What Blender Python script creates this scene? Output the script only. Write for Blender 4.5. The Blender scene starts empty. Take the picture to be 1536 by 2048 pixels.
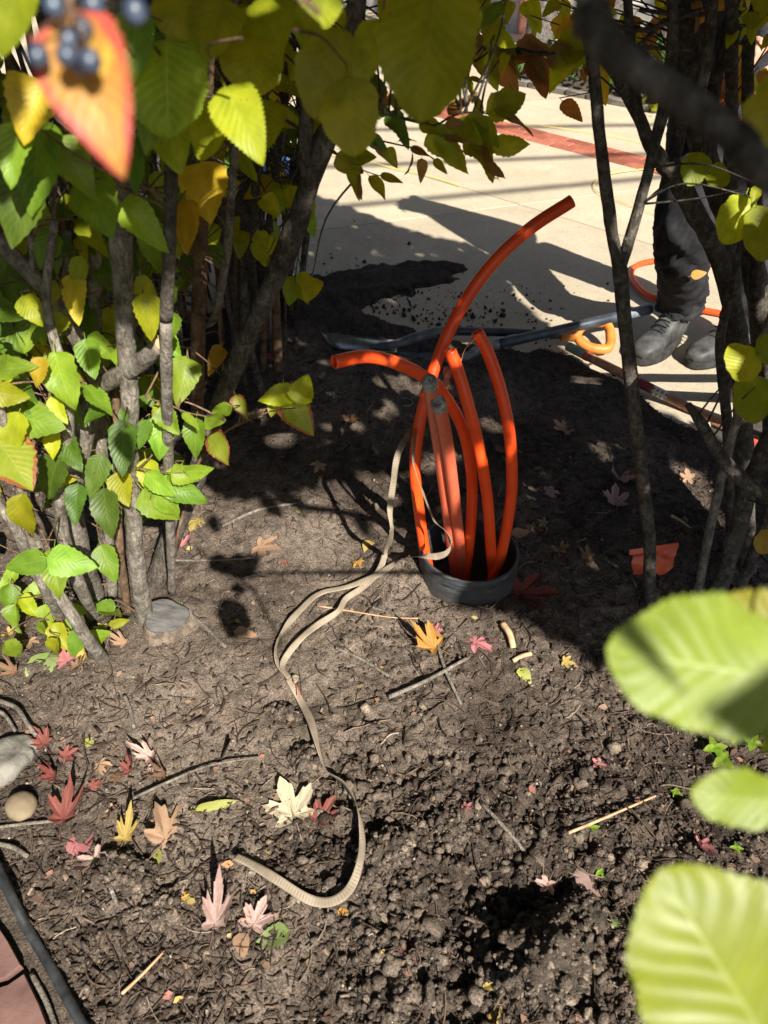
import bpy, math, random
import numpy as np
from mathutils import Vector, Matrix, Quaternion, Euler

random.seed(7); RNG = np.random.default_rng(7)
SC = bpy.context.scene
COL = SC.collection

# ------------------------------------------------------------------ camera
CAMH, TH, FPX = 1.40, math.radians(40.0), 1518.0
ct, st = math.cos(TH), math.sin(TH)
cam = bpy.data.cameras.new('camera'); camo = bpy.data.objects.new('camera', cam); COL.objects.link(camo)
camo.location = (0, 0, CAMH); camo.rotation_euler = (math.pi/2 - TH, 0, 0)
cam.sensor_fit = 'VERTICAL'; cam.sensor_height = 24.0; cam.lens = FPX/2048*24.0
cam.clip_start = 0.02; cam.clip_end = 500
cam.dof.use_dof = True; cam.dof.focus_distance = 1.95; cam.dof.aperture_fstop = cam.lens/4.6
SC.camera = camo

# ------------------------------------------------------------------ world, sun, exposure
SUN_H = Vector((0.406, -0.914, 0)).normalized(); ELEV = math.radians(40)
TOSUN = Vector((SUN_H.x*math.cos(ELEV), SUN_H.y*math.cos(ELEV), math.sin(ELEV)))
SHX, SHY = -TOSUN.x/TOSUN.z, -TOSUN.y/TOSUN.z          # ground offset of a shadow per metre of height
w = bpy.data.worlds.new('World'); SC.world = w; w.use_nodes = True
wn = w.node_tree.nodes; wl = w.node_tree.links
sky = wn.new('ShaderNodeTexSky'); sky.sky_type = 'NISHITA'; sky.sun_disc = False
sky.sun_elevation = ELEV; sky.sun_rotation = math.atan2(SUN_H.x, SUN_H.y)
wl.new(sky.outputs[0], wn['Background'].inputs[0]); wn['Background'].inputs[1].default_value = 0.05
sun = bpy.data.lights.new('sun', 'SUN'); suno = bpy.data.objects.new('sun', sun); COL.objects.link(suno)
sun.energy = 5.0; sun.angle = math.radians(0.53); sun.color = (1.0, 0.94, 0.84)
suno.rotation_euler = (-TOSUN).to_track_quat('-Z', 'Y').to_euler(); suno.location = (3, -6, 8)
SC.view_settings.view_transform = 'Standard'; SC.view_settings.look = 'None'
SC.view_settings.exposure = 1.25; SC.view_settings.gamma = 1.0
SC.render.engine = 'CYCLES'; SC.cycles.use_denoising = True; SC.cycles.max_bounces = 5; SC.cycles.diffuse_bounces = 3; SC.cycles.glossy_bounces = 2; SC.cycles.transmission_bounces = 4
SC.cycles.transparent_max_bounces = 4

# ------------------------------------------------------------------ projection helpers (photo pixels -> places)
def ray(px, py):
    x = (px-768)/FPX; y = (1024-py)/FPX
    return x, ct+y*st, st-y*ct                       # right, ahead, down (per unit t)
def P(px, py, Y):
    x, d, dn = ray(px, py); t = Y/d
    return Vector((x*t, Y, CAMH-dn*t))
def G(px, py, z=0.0):
    x, d, dn = ray(px, py); t = (CAMH-z)/dn
    return Vector((x*t, d*t, z))
def PZ(px, py, z): return G(px, py, z)
def tdist(px, py, Y): return Y/ray(px, py)[1]
CR, CU, CB = Vector((1, 0, 0)), Vector((0, st, ct)), Vector((0, -ct, st))
V = Vector

# ------------------------------------------------------------------ numpy noise
def _hash(ix, iy, s):
    n = (ix.astype(np.int64)*374761393 + iy.astype(np.int64)*668265263 + s*974634777) & 0x7fffffff
    n = ((n ^ (n >> 13))*1274126177) & 0x7fffffff
    n = (n ^ (n >> 16)) & 0x7fffffff
    return n/float(0x7fffffff)
def vnoise(x, y, s=0):
    ix, iy = np.floor(x), np.floor(y); fx, fy = x-ix, y-iy
    fx = fx*fx*fx*(fx*(fx*6-15)+10); fy = fy*fy*fy*(fy*(fy*6-15)+10)
    a = _hash(ix, iy, s); b = _hash(ix+1, iy, s); c = _hash(ix, iy+1, s); d = _hash(ix+1, iy+1, s)
    return (a*(1-fx)+b*fx)*(1-fy)+(c*(1-fx)+d*fx)*fy
def fbm(x, y, s=0, o=4):
    r = 0; a = 0.5; f = 1.0
    for k in range(o):
        r = r + a*(vnoise(x*f, y*f, s+k*17)-0.5)*2; a *= 0.5; f *= 2.03
    return r
def worley(x, y, s=0):
    ix, iy = np.floor(x), np.floor(y); best = np.full(x.shape, 9.0); hid = np.zeros(x.shape)
    for dx in (-1, 0, 1):
        for dy in (-1, 0, 1):
            cx, cy = ix+dx, iy+dy
            qx = cx+_hash(cx, cy, s); qy = cy+_hash(cx, cy, s+5)
            d = (qx-x)**2+(qy-y)**2; m = d < best
            best = np.where(m, d, best); hid = np.where(m, _hash(cx, cy, s+9), hid)
    return np.sqrt(best), hid
def sstep(a, b, x):
    t = np.clip((x-a)/(b-a), 0, 1); return t*t*(3-2*t)

# ------------------------------------------------------------------ mesh helpers
def mesh_np(name, verts, faces, smooth=True, attr=None, uv=None):
    """verts (n,3); faces (m,k) with constant k"""
    me = bpy.data.meshes.new(name); verts = np.asarray(verts, np.float32); faces = np.asarray(faces, np.int32)
    m, k = faces.shape
    me.vertices.add(len(verts)); me.vertices.foreach_set('co', verts.ravel())
    me.loops.add(m*k); me.loops.foreach_set('vertex_index', faces.ravel())
    me.polygons.add(m); me.polygons.foreach_set('loop_start', np.arange(0, m*k, k, dtype=np.int32))
    if smooth: me.polygons.foreach_set('use_smooth', np.ones(m, bool))
    if attr is not None:
        a = me.attributes.new('tint', 'FLOAT', 'POINT'); a.data.foreach_set('value', np.asarray(attr, np.float32))
    if uv is not None:
        u = me.uv_layers.new(name='UVMap'); u.data.foreach_set('uv', np.asarray(uv, np.float32)[faces.ravel()].ravel())
    me.update(calc_edges=True); me.validate()
    return me
def link(name, me, mat=None, parent=None, loc=None):
    o = bpy.data.objects.new(name, me); COL.objects.link(o)
    if mat is not None and me is not None and not me.materials:
        for mm in (mat if isinstance(mat, (list, tuple)) else [mat]): me.materials.append(mm)
    if parent is not None: o.parent = parent
    if loc is not None: o.location = loc
    return o
def tag(o, label, cat, group=None, kind=None):
    if label: o['label'] = label
    if cat: o['category'] = cat
    if group: o['group'] = group
    if kind: o['kind'] = kind
    return o
def empty(name, loc, label=None, cat=None, group=None, kind=None):
    o = bpy.data.objects.new(name, None); COL.objects.link(o); o.location = loc; o.empty_display_size = 0.05
    return tag(o, label, cat, group, kind)
def structure(o): o['kind'] = 'structure'; return o
def offs(parent): return V(parent.location) if parent is not None else V((0, 0, 0))

def catmull(pts, n=6, vals=None):
    pts = [np.array(p, float) for p in pts]
    if len(pts) == 2: pts = [pts[0], (pts[0]+pts[1])/2, pts[1]]; vals = None if vals is None else [vals[0], (vals[0]+vals[1])/2, vals[1]]
    ext = [2*pts[0]-pts[1]]+pts+[2*pts[-1]-pts[-2]]
    out = []; vo = []
    for i in range(len(pts)-1):
        a, b, c, d = ext[i:i+4]
        for k in range(n):
            t = k/n
            out.append(0.5*((2*b)+(-a+c)*t+(2*a-5*b+4*c-d)*t*t+(-a+3*b-3*c+d)*t**3))
            if vals is not None: vo.append(vals[i]*(1-t)+vals[i+1]*t)
    out.append(pts[-1])
    if vals is not None: vo.append(vals[-1])
    return (np.array(out), np.array(vo)) if vals is not None else np.array(out)

def frames(path):
    T = np.gradient(path, axis=0); T /= np.linalg.norm(T, axis=1)[:, None]+1e-12
    ref = np.array([0, 0, 1.0]) if abs(T[0][2]) < 0.9 else np.array([1.0, 0, 0])
    N = np.zeros_like(T); n = ref-T[0]*ref.dot(T[0]); n /= np.linalg.norm(n); N[0] = n
    for i in range(1, len(T)):
        n = N[i-1]-T[i]*N[i-1].dot(T[i]); N[i] = n/(np.linalg.norm(n)+1e-12)
    return T, N, np.cross(T, N)

def tube_arrays(path, rad, sides=8, rough=0.0, seed=0, cap=True):
    path = np.asarray(path, float); rad = np.broadcast_to(np.asarray(rad, float), (len(path),))
    T, N, B = frames(path); n = len(path)
    a = np.linspace(0, 2*math.pi, sides, endpoint=False)
    L = np.concatenate([[0], np.cumsum(np.linalg.norm(np.diff(path, axis=0), axis=1))])
    r = rad[:, None]*np.ones((1, sides))
    if rough:
        aa = np.tile(a, (n, 1)); ll = np.tile(L[:, None], (1, sides))
        r = r*(1+rough*fbm(np.cos(aa)*1.3+seed*7.1+ll*14, np.sin(aa)*1.3+ll*9, seed, 3))
    v = path[:, None, :]+r[..., None]*(np.cos(a)[None, :, None]*N[:, None, :]+np.sin(a)[None, :, None]*B[:, None, :])
    v = v.reshape(-1, 3); f = []
    i = np.arange(n-1)[:, None]; j = np.arange(sides)[None, :]
    A = i*sides+j; Bq = i*sides+(j+1) % sides
    f = np.stack([A, Bq, Bq+sides, A+sides], -1).reshape(-1, 4)
    uv = np.stack([np.tile(a/(2*math.pi), n), np.repeat(L, sides)], -1)
    if cap:
        v = np.concatenate([v, path[[0]], path[[-1]]]); c0 = n*sides; c1 = c0+1
        jj = np.arange(sides)
        f0 = np.stack([np.full(sides, c0), (jj+1) % sides, jj, np.full(sides, c0)], -1)
        e = (n-1)*sides
        f1 = np.stack([np.full(sides, c1), e+jj, e+(jj+1) % sides, np.full(sides, c1)], -1)
        # triangles stored separately
        return v, f, np.concatenate([f0[:, :3], f1[:, :3]]), np.concatenate([uv, uv[[0]], uv[[-1]]])
    return v, f, np.zeros((0, 3), int), uv
def pymesh(name, v, faces, uv=None, smooth=True, mats=None, attr=None):
    me = bpy.data.meshes.new(name); me.from_pydata([tuple(p) for p in v], [], [tuple(int(i) for i in f) for f in faces])
    if smooth: me.polygons.foreach_set('use_smooth', np.ones(len(me.polygons), bool))
    if uv is not None:
        lay = me.uv_layers.new(name='UVMap'); idx = np.zeros(len(me.loops), int); me.loops.foreach_get('vertex_index', idx)
        lay.data.foreach_set('uv', np.asarray(uv, np.float32)[idx].ravel())
    if attr is not None:
        a = me.attributes.new('tint', 'FLOAT', 'POINT'); a.data.foreach_set('value', np.asarray(attr, np.float32))
    me.update(); return me
def tube(name, pts, rad, mat, parent=None, sides=10, rough=0.0, seed=0, n=6, cap=True, smooth_path=True):
    """pts world; rad scalar or per point"""
    o = offs(parent); pts = [V(p)-o for p in pts]
    if smooth_path:
        r = rad if hasattr(rad, '__len__') else [rad]*len(pts)
        path, r = catmull(pts, n, list(r))
    else: path = np.array(pts); r = rad
    v, q, t, uv = tube_arrays(path, r, sides, rough, seed, cap)
    me = pymesh(name, v, [tuple(x) for x in q]+[tuple(x) for x in t], uv)
    return link(name, me, mat, parent)
def loft(name, rings, mat, parent=None, closed=True, caps=True, smooth=True):
    o = offs(parent); rings = [np.asarray(r)-np.array(o) for r in rings]
    k = len(rings[0]); v = np.concatenate(rings); f = []
    for i in range(len(rings)-1):
        for j in range(k if closed else k-1):
            f.append((i*k+j, i*k+(j+1) % k, (i+1)*k+(j+1) % k, (i+1)*k+j))
    if caps: f.append(tuple(range(k-1, -1, -1))); f.append(tuple((len(rings)-1)*k+j for j in range(k)))
    return link(name, pymesh(name, v, f, smooth=smooth), mat, parent)
def box_mesh(name, sx, sy, sz, bev=0.003, jit=0.0, seed=0):
    """bevelled box (chamfered edges), centred"""
    r = random.Random(seed); b = min(bev, sx*.3, sy*.3, sz*.3)
    v = []; f = []
    for z, inset in ((-sz/2, b), (-sz/2+b, 0), (sz/2-b, 0), (sz/2, b)):
        for (x, y) in ((-1, -1), (1, -1), (1, 1), (-1, 1)):
            v.append((x*(sx/2-inset)+r.uniform(-jit, jit), y*(sy/2-inset)+r.uniform(-jit, jit), z+r.uniform(-jit, jit)*.4))
    for i in range(3):
        for j in range(4): f.append((i*4+j, i*4+(j+1) % 4, i*4+4+(j+1) % 4, i*4+4+j))
    f.append((3, 2, 1, 0)); f.append((12, 13, 14, 15))
    return pymesh(name, v, f, smooth=False)

# ------------------------------------------------------------------ materials
class NT:
    def __init__(s, name):
        s.m = bpy.data.materials.new(name); s.m.use_nodes = True; s.t = s.m.node_tree
        s.n = s.t.nodes; s.l = s.t.links; s.b = s.n['Principled BSDF']; s.out = s.n['Material Output']
    def new(s, t, **k):
        nd = s.n.new(t)
        for a, b in k.items(): setattr(nd, a, b)
        return nd
    def lk(s, a, b): s.l.new(a, b)
    def coord(s, kind='Object', scale=(1, 1, 1)):
        tc = s.new('ShaderNodeTexCoord'); mp = s.new('ShaderNodeMapping'); mp.inputs['Scale'].default_value = scale
        s.lk(tc.outputs[kind], mp.inputs[0]); return mp.outputs[0]
    def noise(s, vec, scale, detail=4, rough=0.55, dist=0):
        nd = s.new('ShaderNodeTexNoise'); nd.inputs['Scale'].default_value = scale; nd.inputs['Detail'].default_value = detail
        nd.inputs['Roughness'].default_value = rough; nd.inputs['Distortion'].default_value = dist
        if vec is not None: s.lk(vec, nd.inputs['Vector'])
        return nd.outputs['Fac']
    def ramp(s, fac, stops, interp='LINEAR'):
        nd = s.new('ShaderNodeValToRGB'); nd.color_ramp.interpolation = interp; el = nd.color_ramp.elements
        while len(el) < len(stops): el.new(0.5)
        for e, (p, c) in zip(el, stops): e.position = p; e.color = (*c, 1) if len(c) == 3 else c
        s.lk(fac, nd.inputs[0]); return nd.outputs[0]
    def mix(s, fac, a, b, typ='MIX'):
        nd = s.new('ShaderNodeMix', data_type='RGBA', blend_type=typ)
        for sock, val in ((nd.inputs[0], fac), (nd.inputs[6], a), (nd.inputs[7], b)):
            if hasattr(val, 'is_linked') or hasattr(val, 'links'): s.lk(val, sock)
            elif isinstance(val, (int, float)): sock.default_value = val
            else: sock.default_value = (*val, 1)
        return nd.outputs[2]
    def math(s, op, a, b=0.0, c=None, clamp=False):
        nd = s.new('ShaderNodeMath', operation=op, use_clamp=clamp)
        for i, val in enumerate((a, b, c)):
            if val is None: continue
            if isinstance(val, (int, float)): nd.inputs[i].default_value = val
            else: s.lk(val, nd.inputs[i])
        return nd.outputs[0]
    def bump(s, h, strength=0.5, dist=0.01):
        nd = s.new('ShaderNodeBump'); nd.inputs['Strength'].default_value = strength; nd.inputs['Distance'].default_value = dist
        s.lk(h, nd.inputs['Height']); s.lk(nd.outputs[0], s.b.inputs['Normal']); return nd.outputs[0]
    def base(s, c):
        if isinstance(c, tuple): s.b.inputs['Base Color'].default_value = (*c, 1)
        else: s.lk(c, s.b.inputs['Base Color'])
    def rough(s, v, spec=None):
        if isinstance(v, (int, float)): s.b.inputs['Roughness'].default_value = v
        else: s.lk(v, s.b.inputs['Roughness'])
        if spec is not None: s.b.inputs['Specular IOR Level'].default_value = spec
    def attr(s, name='tint'):
        nd = s.new('ShaderNodeAttribute'); nd.attribute_name = name; return nd.outputs['Fac']
    def orand(s): return s.new('ShaderNodeObjectInfo').outputs['Random']

def simple(name, c1, c2, scale=30, rough=0.6, bump=0.2, bdist=0.003, spec=0.3, detail=5, lo=.35, hi=.65, stretch=(1, 1, 1)):
    m = NT(name); co = m.coord('Object', stretch); n = m.noise(co, scale, detail)
    m.base(m.ramp(n, [(lo, c1), (hi, c2)])); m.rough(rough, spec)
    if bump: m.bump(m.noise(co, scale*2.3, 6, .65), bump, bdist)
    return m.m

def soil_mat(name, use_attr):
    m = NT(name); co = m.coord('Object')
    big = m.noise(co, 3.1, 2, .6); mid = m.noise(co, 34, 4, .7); fine = m.noise(co, 260, 2, .7)
    dark = m.ramp(mid, [(.30, (.026, .021, .0175)), (.62, (.099, .079, .066))])
    dry = m.ramp(mid, [(.30, (.080, .068, .057)), (.66, (.190, .160, .135))])
    dryf = m.ramp(big, [(.40, (0, 0, 0)), (.62, (1, 1, 1))])
    if use_attr: dryf = m.mix(.55, dryf, m.attr())
    c = m.mix(dryf, dark, dry)
    sp = m.ramp(fine, [(.36, (.42, .42, .42)), (.66, (1.3, 1.27, 1.22))])
    c = m.mix(1.0, c, sp, 'MULTIPLY')
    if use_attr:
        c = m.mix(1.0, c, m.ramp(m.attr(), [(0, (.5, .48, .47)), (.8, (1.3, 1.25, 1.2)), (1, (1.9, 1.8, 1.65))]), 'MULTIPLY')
    m.base(c); m.rough(.95, .12)
    m.bump(m.math('ADD', m.math('MULTIPLY', mid, .7), m.math('MULTIPLY', fine, .5)), .9, .006)
    return m.m
M_SOIL = soil_mat('soil', True)
M_CLOD = M_SOIL

def chip_mat():
    m = NT('wood_chip'); a = m.attr(); co = m.coord('Object')
    m.base(m.mix(1.0, m.ramp(a, [(0, (.022, .016, .013)), (.45, (.06, .042, .033)), (.75, (.12, .085, .06)), (.90, (.24, .185, .135)), (1, (.42, .36, .28))]),
                 m.ramp(m.noise(co, 160, 4), [(.3, (.6, .6, .6)), (.7, (1.2, 1.2, 1.2))]), 'MULTIPLY'))
    m.rough(.9, .15); return m.m
M_CHIP = chip_mat()

def bark_mat(name, a, b, lichen=(.30, .29, .25), amt=.5):
    m = NT(name); co = m.coord('Object', (1, 1, .22)); co2 = m.coord('Object')
    n = m.noise(co, 150, 4, .7, .8); big = m.noise(co2, 24, 4, .65)
    c = m.ramp(n, [(.32, a), (.66, b)])
    li = m.ramp(m.noise(co2, 70, 4, .75), [(.50, (0, 0, 0)), (.60, (1, 1, 1))])
    c = m.mix(m.math('MULTIPLY', li, amt), c, lichen)
    c = m.mix(1.0, c, m.ramp(big, [(.32, (.48, .45, .42)), (.52, (.95, .94, .93)), (.70, (1.3, 1.29, 1.27))]), 'MULTIPLY')
    m.base(c); m.rough(.9, .15)
    m.bump(m.math('ADD', n, big), 1.0, .006); return m.m
M_BARK = bark_mat('bark_grey', (.085, .073, .058), (.26, .23, .195), (.34, .325, .28))
M_BARKD = bark_mat('bark_dark', (.038, .031, .026), (.105, .09, .075), (.2, .19, .165), .45)
M_BARKB = bark_mat('bark_brown_shoot', (.10, .062, .038), (.21, .135, .085), (.26, .19, .13), .3)
M_CUT = simple('cut_wood', (.34, .22, .12), (.52, .37, .22), 60, .8, .3, .002)
M_STUMP_TOP = simple('weathered_cut', (.055, .052, .05), (.12, .115, .11), 26, .85, .5, .004, stretch=(1, 4, 1))
M_STUMP = simple('stump_side', (.09, .07, .052), (.27, .21, .155), 34, .95, 1.0, .010, lo=.38, hi=.66)

def leaf_mat(name, c1, c2, trans, vein=(.25, .34, .08), tw=.42, edge=None, blot=None, nveins=9, rough=.45, spec=.35, blot_lo=.5):
    """leaf with a midrib and slanting side veins in UV space, part of the light goes through it"""
    m = NT(name); tc = m.new('ShaderNodeTexCoord'); sp = m.new('ShaderNodeSeparateXYZ'); m.lk(tc.outputs['UV'], sp.inputs[0])
    u, v = sp.outputs[0], sp.outputs[1]
    au = m.math('ABSOLUTE', m.math('MULTIPLY', m.math('SUBTRACT', u, .5), 2.0))
    ph = m.math('FRACT', m.math('MULTIPLY', m.math('SUBTRACT', v, m.math('MULTIPLY', m.math('POWER', au, .8), .33)), float(nveins)))
    dv = m.math('ABSOLUTE', m.math('SUBTRACT', ph, .5))
    side = m.math('SUBTRACT', 1.0, m.math('DIVIDE', dv, .085), clamp=True)
    mid = m.math('SUBTRACT', 1.0, m.math('DIVIDE', au, .045), clamp=True)
    vn = m.math('MAXIMUM', m.math('MULTIPLY', side, .75), mid)
    r = m.orand(); cmb = m.new('ShaderNodeCombineXYZ'); m.lk(r, cmb.inputs[2])
    vadd = m.new('ShaderNodeVectorMath', operation='ADD'); sc = m.new('ShaderNodeVectorMath', operation='SCALE')
    m.lk(cmb.outputs[0], sc.inputs[0]); sc.inputs['Scale'].default_value = 37.0
    m.lk(tc.outputs['UV'], vadd.inputs[0]); m.lk(sc.outputs[0], vadd.inputs[1])
    n = m.noise(vadd.outputs[0], 3.2, 3, .6)
    c = m.ramp(n, [(.32, c1), (.68, c2)])
    if blot is not None:
        bf = m.ramp(m.noise(vadd.outputs[0], 5.0, 4, .6, .4), [(blot_lo, (0, 0, 0)), (blot_lo+.09, (1, 1, 1))]); c = m.mix(bf, c, blot)
    if edge is not None:
        ef = m.math('ADD', m.math('MULTIPLY', au, .8), m.math('MULTIPLY', n, .5))
        vv = m.math('MULTIPLY', m.math('ABSOLUTE', m.math('SUBTRACT', v, .45)), .55)
        c = m.mix(m.ramp(m.math('ADD', ef, vv), [(.90, (0, 0, 0)), (1.08, (1, 1, 1))]), c, edge)
    sp_n = m.ramp(m.noise(vadd.outputs[0], 13, 2, .5), [(.72, (0, 0, 0)), (.77, (1, 1, 1))]); c = m.mix(m.math('MULTIPLY', sp_n, .75), c, (.14, .08, .03))
    c = m.mix(m.math('MULTIPLY', vn, .38), c, vein)
    hs = m.new('ShaderNodeHueSaturation'); m.lk(c, hs.inputs['Color'])
    m.lk(m.math('ADD', .482, m.math('MULTIPLY', r, .036)), hs.inputs['Hue'])
    m.lk(m.math('ADD', .72, m.math('MULTIPLY', m.math('FRACT', m.math('MULTIPLY', r, 7.31)), .56)), hs.inputs['Value'])
    c = hs.outputs[0]; m.base(c); m.rough(rough, spec)
    m.bump(m.math('ADD', m.math('MULTIPLY', m.math('SINE', m.math('MULTIPLY', ph, 6.283)), .5), m.math('MULTIPLY', mid, -1.0)), .13, .004)
    tr = m.new('ShaderNodeBsdfTranslucent'); m.lk(m.mix(1.0, c, trans, 'MULTIPLY'), tr.inputs[0])
    ms = m.new('ShaderNodeMixShader'); ms.inputs[0].default_value = tw
    m.lk(m.b.outputs[0], ms.inputs[1]); m.lk(tr.outputs[0], ms.inputs[2]); m.lk(ms.outputs[0], m.out.inputs[0])
    return m.m
LM = {
 'green': leaf_mat('leaf_green', (.125, .215, .014), (.20, .31, .025), (2.3, 1.9, .4), (.36, .46, .12)),
 'deep': leaf_mat('leaf_deep_green', (.055, .105, .010), (.10, .165, .018), (2.5, 2.1, .4), (.17, .26, .05)),
 'lime': leaf_mat('leaf_yellow_green', (.25, .29, .010), (.38, .40, .018), (1.8, 1.65, .3), (.42, .44, .10), tw=.50),
 'yellow': leaf_mat('leaf_yellow', (.42, .29, .015), (.55, .40, .03), (1.5, 1.3, .3), (.55, .45, .12)),
 'olive': leaf_mat('leaf_olive', (.22, .245, .008), (.33, .345, .013), (1.9, 1.7, .25), (.32, .32, .06), tw=.52),
 'bronze': leaf_mat('leaf_bronze', (.20, .14, .03), (.36, .20, .06), (1.9, 1.2, .5), (.36, .24, .1)),
 'rededge': leaf_mat('leaf_green_red_edge', (.20, .25, .018), (.30, .30, .03), (1.6, 1.4, .4), (.38, .38, .12), edge=(.26, .07, .03)),
 'red': leaf_mat('leaf_red_autumn', (.33, .17, .035), (.46, .20, .05), (1.5, 1.1, .5), (.34, .15, .07), edge=(.48, .07, .06), blot=(.58, .36, .05), blot_lo=.58),
 'pale': leaf_mat('leaf_pale_green', (.140, .172, .009), (.185, .215, .015), (1.2, 1.2, .6), (.36, .41, .13), tw=.30, nveins=8),
}
LM['crown'] = leaf_mat('leaf_crown', (.07, .10, .012), (.13, .15, .02), (1.6, 1.5, .4), (.16, .2, .05), tw=.16)
def dry_leaf_mat(name, c1, c2, spot=None, vein=None, tw=.2):
    m = NT(name); tc = m.new('ShaderNodeTexCoord'); r = m.orand()
    n = m.noise(m.coord('Object'), 34, 6, .65); c = m.ramp(n, [(.3, c1), (.7, c2)])
    c = m.mix(m.math('MULTIPLY', m.ramp(m.noise(m.coord('Object'), 4.5, 4, .65, .5), [(.48, (0, 0, 0)), (.66, (1, 1, 1))]), .38), c, (.19, .12, .08))
    if spot is not None: c = m.mix(m.ramp(m.noise(m.coord('Object'), 90, 3, .5), [(.62, (0, 0, 0)), (.70, (1, 1, 1))]), c, spot)
    if vein is not None:
        sp = m.new('ShaderNodeSeparateXYZ'); m.lk(tc.outputs['UV'], sp.inputs[0])
        c = m.mix(m.math('MULTIPLY', sp.outputs[1], .75), c, vein)
    hs = m.new('ShaderNodeHueSaturation'); m.lk(c, hs.inputs['Color']); m.lk(m.math('ADD', .8, m.math('MULTIPLY', r, .4)), hs.inputs['Value'])
    c = hs.outputs[0]; m.base(c); m.rough(.75, .2); m.bump(m.noise(m.coord('Object'), 160, 5, .6), .5, .002)
    tr = m.new('ShaderNodeBsdfTranslucent'); m.lk(c, tr.inputs[0])
    ms = m.new('ShaderNodeMixShader'); ms.inputs[0].default_value = tw
    m.lk(m.b.outputs[0], ms.inputs[1]); m.lk(tr.outputs[0], ms.inputs[2]); m.lk(ms.outputs[0], m.out.inputs[0]); return m.m
DM = {
 'cream': dry_leaf_mat('dry_cream', (.40, .34, .22), (.52, .46, .32), (.13, .08, .065), (.42, .30, .22)),
 'red': dry_leaf_mat('dry_red', (.15, .032, .028), (.30, .095, .075), (.24, .13, .095), (.36, .15, .12)),
 'darkred': dry_leaf_mat('dry_dark_red', (.12, .02, .016), (.20, .045, .036), None, (.22, .08, .065)),
 'pink': dry_leaf_mat('dry_pink', (.38, .25, .22), (.50, .38, .33), (.24, .11, .09), (.31, .14, .12)),
 'rose': dry_leaf_mat('dry_rose', (.34, .085, .10), (.47, .22, .22), (.42, .30, .26), (.36, .09, .11)),
 'tan': dry_leaf_mat('dry_tan', (.27, .165, .10), (.40, .265, .17), (.17, .09, .06), (.33, .19, .115)),
 'orange': dry_leaf_mat('dry_orange', (.40, .19, .03), (.52, .29, .065), (.24, .11, .03), (.46, .28, .1)),
 'gold': dry_leaf_mat('dry_gold', (.40, .28, .06), (.51, .39, .12), (.28, .17, .05), (.46, .36, .16)),
 'green': dry_leaf_mat('fallen_green', (.13, .20, .045), (.21, .28, .08), (.09, .12, .04), (.33, .38, .18)),
 'dull': dry_leaf_mat('fallen_dull_green', (.12, .155, .075), (.20, .24, .13), (.08, .09, .05), (.30, .34, .22)),
 'lime': dry_leaf_mat('fallen_lime', (.28, .32, .045), (.40, .41, .10), (.24, .17, .05), (.40, .4, .16)),
 'brown': dry_leaf_mat('fallen_brown', (.13, .07, .042), (.22, .13, .075), None, (.24, .15, .08)),
}

# ------------------------------------------------------------------ leaf meshes
def leaf_mesh(name, nv=15, wide=.72, teeth=.05, tipp=1.25, fold=.16, droop=.16, wav=.03, seed=0, rnd=False):
    """base at the origin, tip at (0,1,0), normal +Z; short petiole behind the base"""
    r = random.Random(seed); us = (-1, -.55, 0, .55, 1); v = []; uv = []; f = []
    ph = r.uniform(0, 6)
    for i in range(nv+1):
        q = i/nv
        wdt = wide*.5*(math.sin(math.pi*min(1, q**.62))**.72)*(1-.25*q**tipp) if 0 < q < 1 else 0.0
        if rnd and 0 < q < 1: wdt = wide*.5*(math.sin(math.pi*q**.85)**.55)
        if q < .12: wdt *= (.55+.45*q/.12)
        sc = 1+(teeth if i % 2 else -teeth)*(0 if i in (0, nv) else 1)
        for u in us:
            x = u*wdt*(sc if abs(u) == 1 else 1)*((1+.07*math.sin(q*8+ph+u*1.5)+.03*math.sin(q*23+u*4)) if rnd else 1)
            z = fold*abs(u)*wdt*1.1-droop*q*q+wav*math.sin(q*9+ph+u*2)*abs(u)
            yb = q-(.05*abs(u)**2 if q < .25 else 0)
            v.append((x, yb, z)); uv.append((.5+.5*u, q))
    for i in range(nv):
        for j in range(4): f.append((i*5+j, i*5+j+1, i*5+6+j, i*5+5+j))
    b = len(v); pw = .011
    for q, z in ((0, 0.0), (-.10, .004), (-.22, -.012)):
        v += [(-pw, q, z), (pw, q, z), (0, q, z+pw)]; uv += [(.5, .02)]*3
    for i in range(2):
        for j in range(3): f.append((b+i*3+j, b+i*3+(j+1) % 3, b+i*3+3+(j+1) % 3, b+i*3+3+j))
    return pymesh(name, v, f, uv)
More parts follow.
